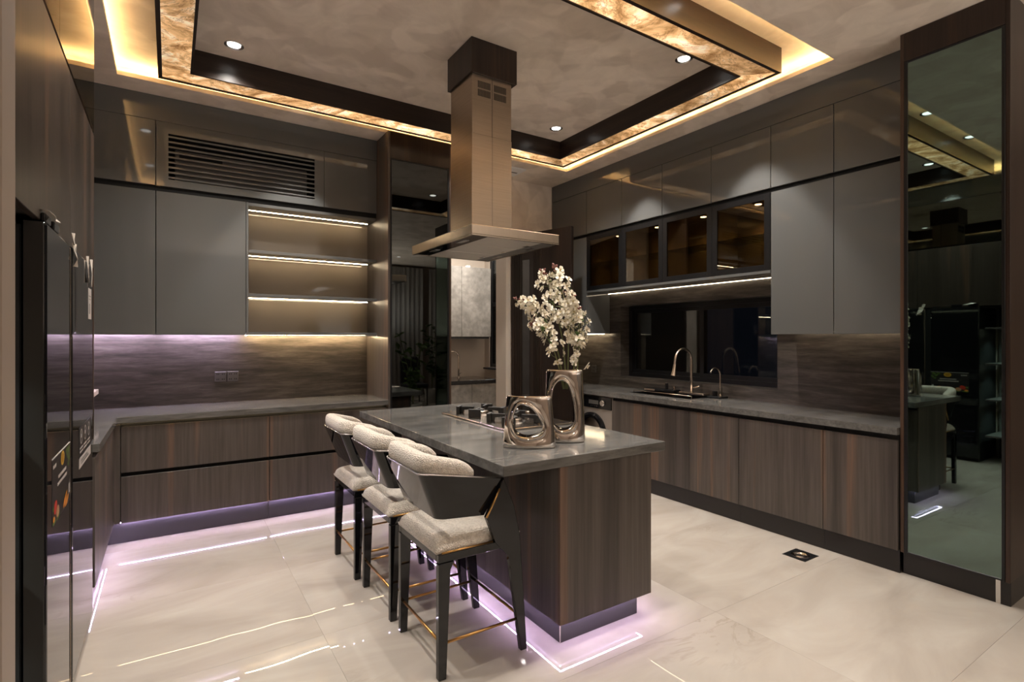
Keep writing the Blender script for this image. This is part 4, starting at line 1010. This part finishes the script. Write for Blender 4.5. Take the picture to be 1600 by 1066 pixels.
def catmull(pts, n=6):
    P = [Vector(p) for p in pts]; P = [P[0]*2-P[1]]+P+[P[-1]*2-P[-2]]; out = []
    for i in range(1, len(P)-2):
        for k in range(n):
            t_ = k/n; a_, b_, c_, d_ = P[i-1], P[i], P[i+1], P[i+2]
            out.append(0.5*((2*b_)+(c_-a_)*t_+(2*a_-5*b_+4*c_-d_)*t_*t_+(3*b_-a_-3*c_+d_)*t_**3))
    out.append(P[-2]); return out
vc = Vector((1.768, 2.225, 0)); vr = Vector((0.8406, -0.5417, 0)); vf = Vector((0.5417, 0.8406, 0))
def vp(u, h, d_=0.0): return vc+vr*u+vf*d_+Vector((0, 0, h))
rb = random.Random(11)
branches = [
    ('long blossom branch leaning far left out of the tall vase', [(0.00, 1.18, 0), (-0.035, 1.38, 0.01), (-0.10, 1.53, 0.02), (-0.19, 1.62, 0.0), (-0.262, 1.655, -0.02)], 30, 0.42),
    ('blossom branch rising to the upper left tip of the bouquet', [(0.01, 1.18, 0), (-0.005, 1.42, 0.02), (-0.045, 1.60, 0.03), (-0.085, 1.73, 0.02), (-0.115, 1.81, 0.01)], 28, 0.40),
    ('tallest blossom branch in the middle of the tall vase', [(0.015, 1.18, 0), (0.02, 1.42, -0.01), (0.01, 1.60, -0.02), (-0.03, 1.74, -0.01), (-0.055, 1.835, 0.0)], 30, 0.38),
    ('thick blossom branch on the right side of the bouquet', [(0.045, 1.18, 0), (0.055, 1.36, 0.01), (0.05, 1.50, 0.0), (0.03, 1.62, -0.02), (0.02, 1.70, -0.03)], 36, 0.34),
    ('shorter blossom branch at the right edge of the bouquet', [(0.06, 1.18, 0), (0.07, 1.33, -0.01), (0.078, 1.47, -0.02), (0.072, 1.56, -0.01), (0.068, 1.61, 0.0)], 30, 0.22),
    ('low blossom branch bending left in the bouquet', [(-0.005, 1.18, 0), (-0.04, 1.33, -0.02), (-0.08, 1.43, -0.03), (-0.13, 1.50, -0.02), (-0.17, 1.52, -0.01)], 30, 0.30),
]
for lab, pts, nb, start in branches:
    base = vp(*pts[0])
    bt_ = thing('blossom_branch', lab, 'branch', base, 'blossom branches in the tall vase')
    cps = catmull([vp(*p) for p in pts], 7)
    bm = new_bm(); add_tube(bm, cps, [0.0042-0.0028*i/len(cps) for i in range(len(cps))], 7); obj('stem', bm, M['stem'], bt_, smooth=True)
    m_ = len(cps)
    for k in range(nb):
        f = start+(0.97-start)*(k+rb.uniform(0, 0.8))/nb
        i = min(int(f*(m_-1)), m_-1); p = cps[i]
        spread = 0.050 if f < 0.8 else 0.032
        off = Vector((rb.uniform(-1, 1), rb.uniform(-1, 1), rb.uniform(-0.6, 0.8))).normalized()*spread*rb.uniform(0.5, 1.15)
        d_ = (off-vf*0.025).normalized(); q = p+off
        rot = d_.to_track_quat('Z', 'Y').to_euler()
        child('blossom', BL[0] if f < 0.7 else rb.choice(BL), bt_, q, rot, rb.uniform(0.75, 1.15)*(0.75 if f > 0.86 else 1.0))
        if k % 2 == 0:
            bm = new_bm(); add_tube(bm, [p, p+off*0.6+Vector((0, 0, -0.004)), q], 0.0012, 5); obj('twig', bm, M['stem'], bt_)
    for k in range(9):
        i = m_-1-k//2; off = Vector((rb.uniform(-1, 1), rb.uniform(-1, 1), rb.uniform(0.1, 1))).normalized()
        child('bud', BUD, bt_, cps[i]+off*0.006*k*0.5, off.to_track_quat('Z', 'Y').to_euler(), rb.uniform(0.8, 1.3))
    for k in range(4):
        i = int(m_*rb.uniform(0.35, 0.85)); off = Vector((rb.uniform(-1, 1), rb.uniform(-1, 0.2), rb.uniform(-0.2, 0.8))).normalized()
        child('leaf', LEAF, bt_, cps[i]+off*0.004, off.to_track_quat('Y', 'Z').to_euler(), rb.uniform(0.8, 1.15))

# ------------------------------------------------------------------ counter stools
def upath(h, back, front, r, n=7):
    p = [(front, -h), ((front+back)/2, -h), (back+r, -h)]
    for k in range(1, n+1):
        a_ = -PI/2-PI/2*k/n; p.append((back+r+r*math.cos(a_), -h+r+r*math.sin(a_)))
    q = [(x, -y) for x, y in reversed(p)]
    return p+[(back, 0.0)]+q
def make_stool(label, loc, group):
    tg = thing('bar_stool', label, 'stool', (0, 0, 0), group)
    # wrapped lacquer shell
    tp = upath(0.228, -0.300, 0.105, 0.045); bp = upath(0.206, -0.218, 0.012, 0.04)
    tpi = upath(0.214, -0.286, 0.105, 0.035); bpi = upath(0.192, -0.204, 0.012, 0.03)
    def ztop(x): return 0.876-0.066*max(0, min(1, (x+0.26)/0.365))
    def zbot(x): return 0.672-0.018*max(0, min(1, (x+0.20)/0.21))
    bm = new_bm(); rows = []
    for (a_, b_, c_, d_) in zip(tp, bp, bpi, tpi):
        rows.append([bm.verts.new((a_[0], a_[1], ztop(a_[0]))), bm.verts.new((b_[0], b_[1], zbot(b_[0]))), bm.verts.new((c_[0], c_[1], zbot(c_[0]))), bm.verts.new((d_[0], d_[1], ztop(d_[0])))])
    for r0, r1 in zip(rows, rows[1:]):
        for q in range(4): bm.faces.new((r0[q], r0[(q+1) % 4], r1[(q+1) % 4], r1[q]))
    bm.faces.new(rows[0]); bm.faces.new(rows[-1][::-1])
    bmesh.ops.recalc_face_normals(bm, faces=bm.faces[:])
    shl = obj('back_shell', bm, M['black_lacquer'], tg, smooth=40)
    bm = new_bm(); add_tube(bm, [(x, y, ztop(x)+0.002) for x, y in upath(0.226, -0.298, 0.10, 0.045)], 0.0035, 8); obj('shell_edge', bm, M['silver'], shl, smooth=True)
    # boucle bolster
    pp = upath(0.196, -0.268, -0.045, 0.05, 8); bm = new_bm(); rows = []; m_ = len(pp)
    # densify the path
    dens = []
    for a_, b_ in zip(pp, pp[1:]):
        k_ = max(1, int(math.dist(a_, b_)/0.02))
        for q in range(k_): dens.append((a_[0]+(b_[0]-a_[0])*q/k_, a_[1]+(b_[1]-a_[1])*q/k_))
    dens.append(pp[-1]); pp = dens; m_ = len(pp)
    for i, (x, y) in enumerate(pp):
        x0, y0 = pp[max(0, i-1)]; x1, y1 = pp[min(m_-1, i+1)]
        tv = Vector((x1-x0, y1-y0, 0)).normalized(); nv = Vector((-tv.y, tv.x, 0))
        e_ = min(i, m_-1-i); sc = (0.55, 0.80, 0.93, 1.0)[min(e_, 3)]
        zb = ztop(x)-0.004; hgt = (0.086-0.018*max(0, min(1, (x+0.27)/0.23)))*sc
        row = []
        for k in range(14):
            a_ = 2*PI*k/14; ca, sa = math.cos(a_), math.sin(a_)
            sx_ = math.copysign(abs(ca)**0.7, ca)*0.034*sc; sz_ = math.copysign(abs(sa)**0.7, sa)*hgt/2
            p = Vector((x, y, zb+hgt/2+sz_))+nv*sx_+tv*0
            row.append(bm.verts.new(p))
        rows.append(row)
    for r0, r1 in zip(rows, rows[1:]):
        for q in range(14): bm.faces.new((r0[q], r0[(q+1) % 14], r1[(q+1) % 14], r1[q]))
    bm.faces.new(rows[0]); bm.faces.new(rows[-1][::-1]); bmesh.ops.recalc_face_normals(bm, faces=bm.faces[:])
    obj('back_bolster', bm, M['boucle'], tg, smooth=60)
    # seat frame and cushion
    boxes('seat_frame', [(-0.222, 0.15, -0.232, -0.205, 0.495, 0.532), (-0.222, 0.15, 0.205, 0.232, 0.495, 0.532), (-0.222, -0.195, -0.205, 0.205, 0.495, 0.532), (0.12, 0.15, -0.205, 0.205, 0.495, 0.532)], M['black_lacquer'], tg, bev=0.003)
    bm = new_bm(); n_ = 18; top = []; bot = []
    xa, xb, ya = -0.232, 0.205, 0.222
    for i in range(n_+1):
        rt, rbm = [], []
        for j in range(n_+1):
            u = -1+2*i/n_; v = -1+2*j/n_
            u = math.copysign(abs(u)**0.6, u); v = math.copysign(abs(v)**0.6, v)
            x = (xa+xb)/2+(xb-xa)/2*u; y = ya*v*(0.94 if x > 0.0 else 1.0)
            prof = ((1-abs(u)**7)*(1-abs(v)**7))**0.45
            rt.append(bm.verts.new((x, y, 0.545+0.052*prof+0.012*v*v*prof)))
            rbm.append(bm.verts.new((x*0.985, y*0.985, 0.5325)))
        top.append(rt); bot.append(rbm)
    for i in range(n_):
        for j in range(n_):
            bm.faces.new((top[i][j], top[i+1][j], top[i+1][j+1], top[i][j+1])); bm.faces.new((bot[i][j], bot[i][j+1], bot[i+1][j+1], bot[i+1][j]))
    for i in range(n_):
        bm.faces.new((top[i][0], bot[i][0], bot[i+1][0], top[i+1][0])); bm.faces.new((top[i][n_], top[i+1][n_], bot[i+1][n_], bot[i][n_]))
        bm.faces.new((top[0][i], top[0][i+1], bot[0][i+1], bot[0][i])); bm.faces.new((top[n_][i], bot[n_][i], bot[n_][i+1], top[n_][i+1]))
    bmesh.ops.recalc_face_normals(bm, faces=bm.faces[:])
    cu = obj('seat_cushion', bm, M['boucle'], tg, smooth=70)
    for s_ in (-1, 1):
        bm = new_bm(); add_tube(bm, [(-0.205, s_*0.2275, 0.5355), (0.045, s_*0.2275, 0.5355)], 0.0042, 6); obj('brass_trim', bm, M['gold'], cu, smooth=True)
    # legs
    for s_ in (-1, 1):
        y0, y1 = sorted((s_*0.212, s_*0.238))
        bm = new_bm(); add_prism(bm, [(0.098, 0.818), (0.155, 0.682), (0.187, 0.538), (0.226, 0.0), (0.192, 0.0), (0.125, 0.455), (0.055, 0.530), (0.008, 0.650)], 'y', y0, y1, 0.003, 2)
        wg = obj('front_leg', bm, M['black_lacquer'], tg)
        bm = new_bm(); add_tube(bm, [(0.006, s_*0.240, 0.652), (0.076, s_*0.240, 0.772)], 0.0050, 8); obj('brass_strip', bm, M['gold'], wg, smooth=True)
        y0, y1 = sorted((s_*0.205, s_*0.236))
        bm = new_bm(); add_prism(bm, [(-0.2235, 0.4945), (-0.150, 0.4945), (-0.168, 0.46), (-0.188, 0.0), (-0.2235, 0.0)], 'y', y0, y1, 0.003, 2)
        obj('back_leg', bm, M['black_lacquer'], tg)
    z = 0.150
    for a_, b_ in (((-0.205, -0.224), (0.205, -0.224)), ((-0.205, 0.224), (0.205, 0.224)), ((0.203, -0.22), (0.203, 0.22)), ((-0.205, -0.22), (-0.205, 0.22))):
        bm = new_bm(); add_tube(bm, [(*a_, z), (*b_, z)], 0.0065, 8); obj('footrest_bar', bm, M['gold'], tg, smooth=True)
    tg.location = loc; ORG[tg.name] = Vector(loc)
    return tg
G = 'counter stools at the island'
st = make_stool('nearest counter stool with cream boucle seat and black lacquer shell, brass strip in view', (1.175, 2.280, 0), G)
dup(st, (1.168, 2.845, 0), 'middle counter stool with cream boucle seat and black lacquer shell', G)
dup(st, (1.152, 3.410, 0), 'farthest counter stool with cream boucle seat and black lacquer shell', G)

# ------------------------------------------------------------------ open fluted door leaf
ang = math.atan2(0.967, -0.255)
dl = thing('door_leaf', 'open dark fluted wood door leaf beside the doorway, behind the blossoms', 'door', (3.57, 4.38, 0))
dl.rotation_euler = (0, 0, ang)
ORG[dl.name] = Vector((0, 0, 0))
DH = 2.645
bx('leaf', 0.0, 0.86, -0.045, 0.0, 0.008, DH, M['wood_black'], dl, bev=0.002)
for x0, x1 in ((0.40, 0.555), (0.70, 0.855)):
    nn = int((x1-x0)/0.026)
    for k in range(nn):
        a_ = x0+k*0.026
        bm = new_bm(); add_prism(bm, [(a_+0.002, 0.0002), (a_+0.024, 0.0002), (a_+0.020, 0.010), (a_+0.006, 0.010)], 'z', 0.01, DH-0.003); obj('fluted_slat', bm, M['wood_black'], dl)
bx('glass_strip', 0.575, 0.685, 0.0002, 0.004, 0.02, DH-0.30, M['black_lacquer'], dl, bev=0)
hp = bx('handle_plate', 0.055, 0.105, 0.0002, 0.006, 1.00, 1.05, M['gold'], dl, bev=0.001)
bm = new_bm(); add_tube(bm, [(0.08, 0.006, 1.025), (0.08, 0.05, 1.025), (0.20, 0.05, 1.025)], 0.008, 8); obj('lever', bm, M['gold'], hp, smooth=True)

# ------------------------------------------------------------------ back kitchen seen through the doorway
bk = thing('wall_cabinet', 'grey cement look wall cabinet in the room behind the doorway', 'cabinet', (3.4, 6.8, 1.47))
bx('carcass', 2.5, 3.905, 6.642, 6.99, 1.47, 2.46, M['concrete'], bk)
for x0, x1 in ((2.5, 3.00), (3.002, 3.43), (3.432, 3.905)): bx('door', x0, x1-0.002, 6.62, 6.64, 1.475, 2.46, M['concrete'], bk)
bx('bottom_strip', 2.5, 3.88, 6.63, 6.99, 1.445, 1.469, M['black'], bk)
bm = new_bm(); add_lathe(bm, [(0.03, 2.463), (0.03, 2.478), (0.02, 2.480)], 3.55, 6.66, 14); obj('lamp', bm, M['led_small'], bk)
bb = thing('base_cabinet', 'grey cement look base cabinet with black worktop in the room behind the doorway', 'cabinet', (3.2, 6.6, 0))
bx('carcass', 2.4, 3.838, 6.322, 6.98, 0.08, 0.835, M['concrete'], bb)
for x0, x1 in ((2.4, 3.0), (3.002, 3.42), (3.422, 3.838)): bx('door', x0, x1-0.002, 6.30, 6.32, 0.085, 0.832, M['concrete'], bb)
bx('plinth', 2.4, 3.82, 6.36, 6.38, 0.0, 0.08, M['black'], bb, bev=0)
bx('worktop', 2.4, 3.86, 6.29, 6.99, 0.836, 0.885, M['black_lacquer'], bb, bev=0.002)
tap(3.475, 6.80, 0.885, 0.38, 0.17, 0.012, 'arched tap seen through the doorway on the black worktop', True).rotation_euler = (0, 0, 0)
w2 = struct(boxes('window_2', [(4.03, 4.09, 5.75, 5.80, 1.02, 2.75), (4.03, 4.09, 6.81, 6.86, 1.02, 2.75), (4.03, 4.09, 5.80, 6.81, 1.02, 1.07), (4.03, 4.09, 5.80, 6.81, 2.70, 2.75), (4.03, 4.09, 5.80, 6.81, 1.93, 1.98)], M['black_alu'], loc=(4.06, 6.3, 1.02), bev=0.002))
bx('pane', 4.055, 4.060, 5.80, 6.81, 1.07, 1.93, M['night_glass'], w2, bev=0); bx('pane', 4.055, 4.060, 5.80, 6.81, 1.98, 2.70, M['night_glass'], w2, bev=0)
bx('sill', 3.93, 4.03, 5.72, 6.89, 0.995, 1.019, M['black'], w2)

# ------------------------------------------------------------------ floor drain
dr = thing('floor_drain', 'square black floor drain with round chrome insert near the right cabinets', 'drain', ((DX0+DX1)/2, (DY0+DY1)/2, -0.0095))
cxd, cyd = (DX0+DX1)/2, (DY0+DY1)/2
bm = new_bm(); n = 32; R0 = 0.058
ringv = [(bm.verts.new((cxd+R0*math.cos(2*PI*k/n), cyd+R0*math.sin(2*PI*k/n), 0.0015))) for k in range(n)]
low = [(bm.verts.new((cxd+R0*math.cos(2*PI*k/n), cyd+R0*math.sin(2*PI*k/n), -0.007))) for k in range(n)]
sq = []
for k in range(n):
    c_, s_ = math.cos(2*PI*k/n), math.sin(2*PI*k/n); m_ = max(abs(c_), abs(s_)); hx, hy = (DX1-DX0)/2-0.001, (DY1-DY0)/2-0.001
    sq.append(bm.verts.new((cxd+hx*c_/m_, cyd+hy*s_/m_, 0.0015)))
sq2 = [bm.verts.new((v.co.x, v.co.y, -0.008)) for v in sq]
for k in range(n):
    j = (k+1) % n
    bm.faces.new((ringv[k], sq[k], sq[j], ringv[j])); bm.faces.new((ringv[j], low[j], low[k], ringv[k])); bm.faces.new((sq[k], sq2[k], sq2[j], sq[j]))
bmesh.ops.recalc_face_normals(bm, faces=bm.faces[:])
obj('frame', bm, M['black_alu'], dr)
bm = new_bm(); add_lathe(bm, [(R0-0.001, -0.0092), (R0-0.001, -0.001), (R0-0.008, 0.0012), (R0-0.013, -0.002), (R0-0.016, -0.006), (0.03, -0.006), (0.025, -0.001), (0.012, 0.0005)], cxd, cyd, 32); obj('grate', bm, M['chrome'], dr, smooth=40)

# ------------------------------------------------------------------ plant at the right edge, and the room behind the camera
def leafy(name, label, x, y, h, leaves, spread, pot_r, pot_h, m, seed, size, zmin=0.5):
    tg = thing(name, label, 'plant', (x, y, 0)); rr = random.Random(seed)
    bm = new_bm(); add_lathe(bm, [(pot_r*0.75, 0.0), (pot_r, pot_h), (pot_r*0.88, pot_h), (pot_r*0.85, pot_h-0.03)], x, y, 24); obj('pot', bm, M['ceramic'], tg, smooth=40)
    bm = new_bm(); add_lathe(bm, [(pot_r*0.84, pot_h-0.04), (pot_r*0.84, pot_h-0.028)], x, y, 20); obj('soil', bm, M['soil'], tg)
    tips = []
    for k in range(5):
        a_ = 2*PI*k/5+rr.uniform(-.3, .3); rds = spread*rr.uniform(0.35, 0.8); hh = h*rr.uniform(0.7, 1.0)
        P_ = catmull([(x, y, pot_h-0.03), (x+rds*0.2*math.cos(a_), y+rds*0.2*math.sin(a_), hh*0.5), (x+rds*math.cos(a_), y+rds*math.sin(a_), hh)], 8)
        bm = new_bm(); add_tube(bm, P_, 0.006, 6); obj('stem', bm, M['stem'], tg, smooth=True); tips.append(P_)
    bm = new_bm(); rows = []
    for u, wv in ((0, 0.05), (0.3, 0.85), (0.6, 1.0), (0.85, 0.5), (1.0, 0.04)):
        rows.append([bm.verts.new((s_*wv*size*0.3, u*size, abs(s_)*0.02*size/0.1-0.25*size*u*u)) for s_ in (-1, 0, 1)])
    for r0, r1 in zip(rows, rows[1:]):
        for q in range(2): bm.faces.new((r0[q], r0[q+1], r1[q+1], r1[q]))
    me = bpy.data.meshes.new('leaf'); bm.to_mesh(me); bm.free(); me.materials.append(m)
    for k in range(leaves):
        P_ = tips[k % 5]; i = int(len(P_)*rr.uniform(0.35, 0.99)); p = P_[min(i, len(P_)-1)]
        d_ = Vector((rr.uniform(-1, 1), rr.uniform(-1, 1), rr.uniform(-0.2, 0.9))).normalized()
        child('leaf', me, tg, p, d_.to_track_quat('Y', 'Z').to_euler(), rr.uniform(0.7, 1.25))
    return tg
leafy('potted_plant', 'leafy green plant at the right picture edge beside the tall glass cabinet', 3.56, 0.50, 1.60, 80, 0.44, 0.16, 0.32, M['leaf'], 4, 0.13)
leafy('potted_tree', 'tall potted tree in front of grey curtains, seen reflected in the back glass cabinet', 5.0, -1.9, 1.95, 90, 0.42, 0.18, 0.30, M['leaf_dark'], 9, 0.12)
for k, (x0, x1, lab) in enumerate(((3.1, 4.3, 'left'), (4.45, 5.5, 'middle'), (5.65, 6.9, 'right'))):
    bm = new_bm(); n = 60; f0, f1 = [], []
    for i in range(n+1):
        x = x0+(x1-x0)*i/n; ph = i*0.9; dy = 0.035*math.sin(ph)+0.012*math.sin(ph*2.3+k)
        f0.append((bm.verts.new((x, -3.55+dy, 0.02)), bm.verts.new((x+0.01*math.sin(i), -3.55+dy*0.8, 3.25))))
        f1.append((bm.verts.new((x, -3.546+dy, 0.02)), bm.verts.new((x+0.01*math.sin(i), -3.546+dy*0.8, 3.25))))
    for fr_ in (f0, f1):
        for a_, b_ in zip(fr_, fr_[1:]): bm.faces.new((a_[0], b_[0], b_[1], a_[1]))
    for q in (0, 1):
        for (a_, b_, c_, d_) in zip(f0, f0[1:], f1[1:], f1): bm.faces.new((a_[q], b_[q], c_[q], d_[q]))
    bmesh.ops.recalc_face_normals(bm, faces=bm.faces[:])
    tag(obj('curtain', bm, M['curtain'], loc=((x0+x1)/2, -3.55, 0), smooth=True), lab+' grey pleated curtain panel on the wall behind the camera', 'curtain', 'grey curtains')
ch = thing('dining_chair', 'black upholstered dining chair seen reflected in the back glass cabinet', 'chair', (4.35, -1.35, 0))
bx('seat', 4.12, 4.58, -1.6, -1.12, 0.42, 0.50, M['charcoal'], ch, bev=0.025, seg=3)
bm = new_bm(); add_prism(bm, [(4.13, 0.48), (4.57, 0.48), (4.58, 0.95), (4.50, 1.06), (4.20, 1.06), (4.12, 0.95)], 'y', -1.64, -1.58, 0.02, 2); obj('backrest', bm, M['charcoal'], ch)
for x in (4.15, 4.55):
    for y in (-1.57, -1.15):
        bm = new_bm(); add_tube(bm, [(x, y, 0.42), (x, y, 0.0)], [0.02, 0.012], 8); obj('leg', bm, M['black'], ch, smooth=True)
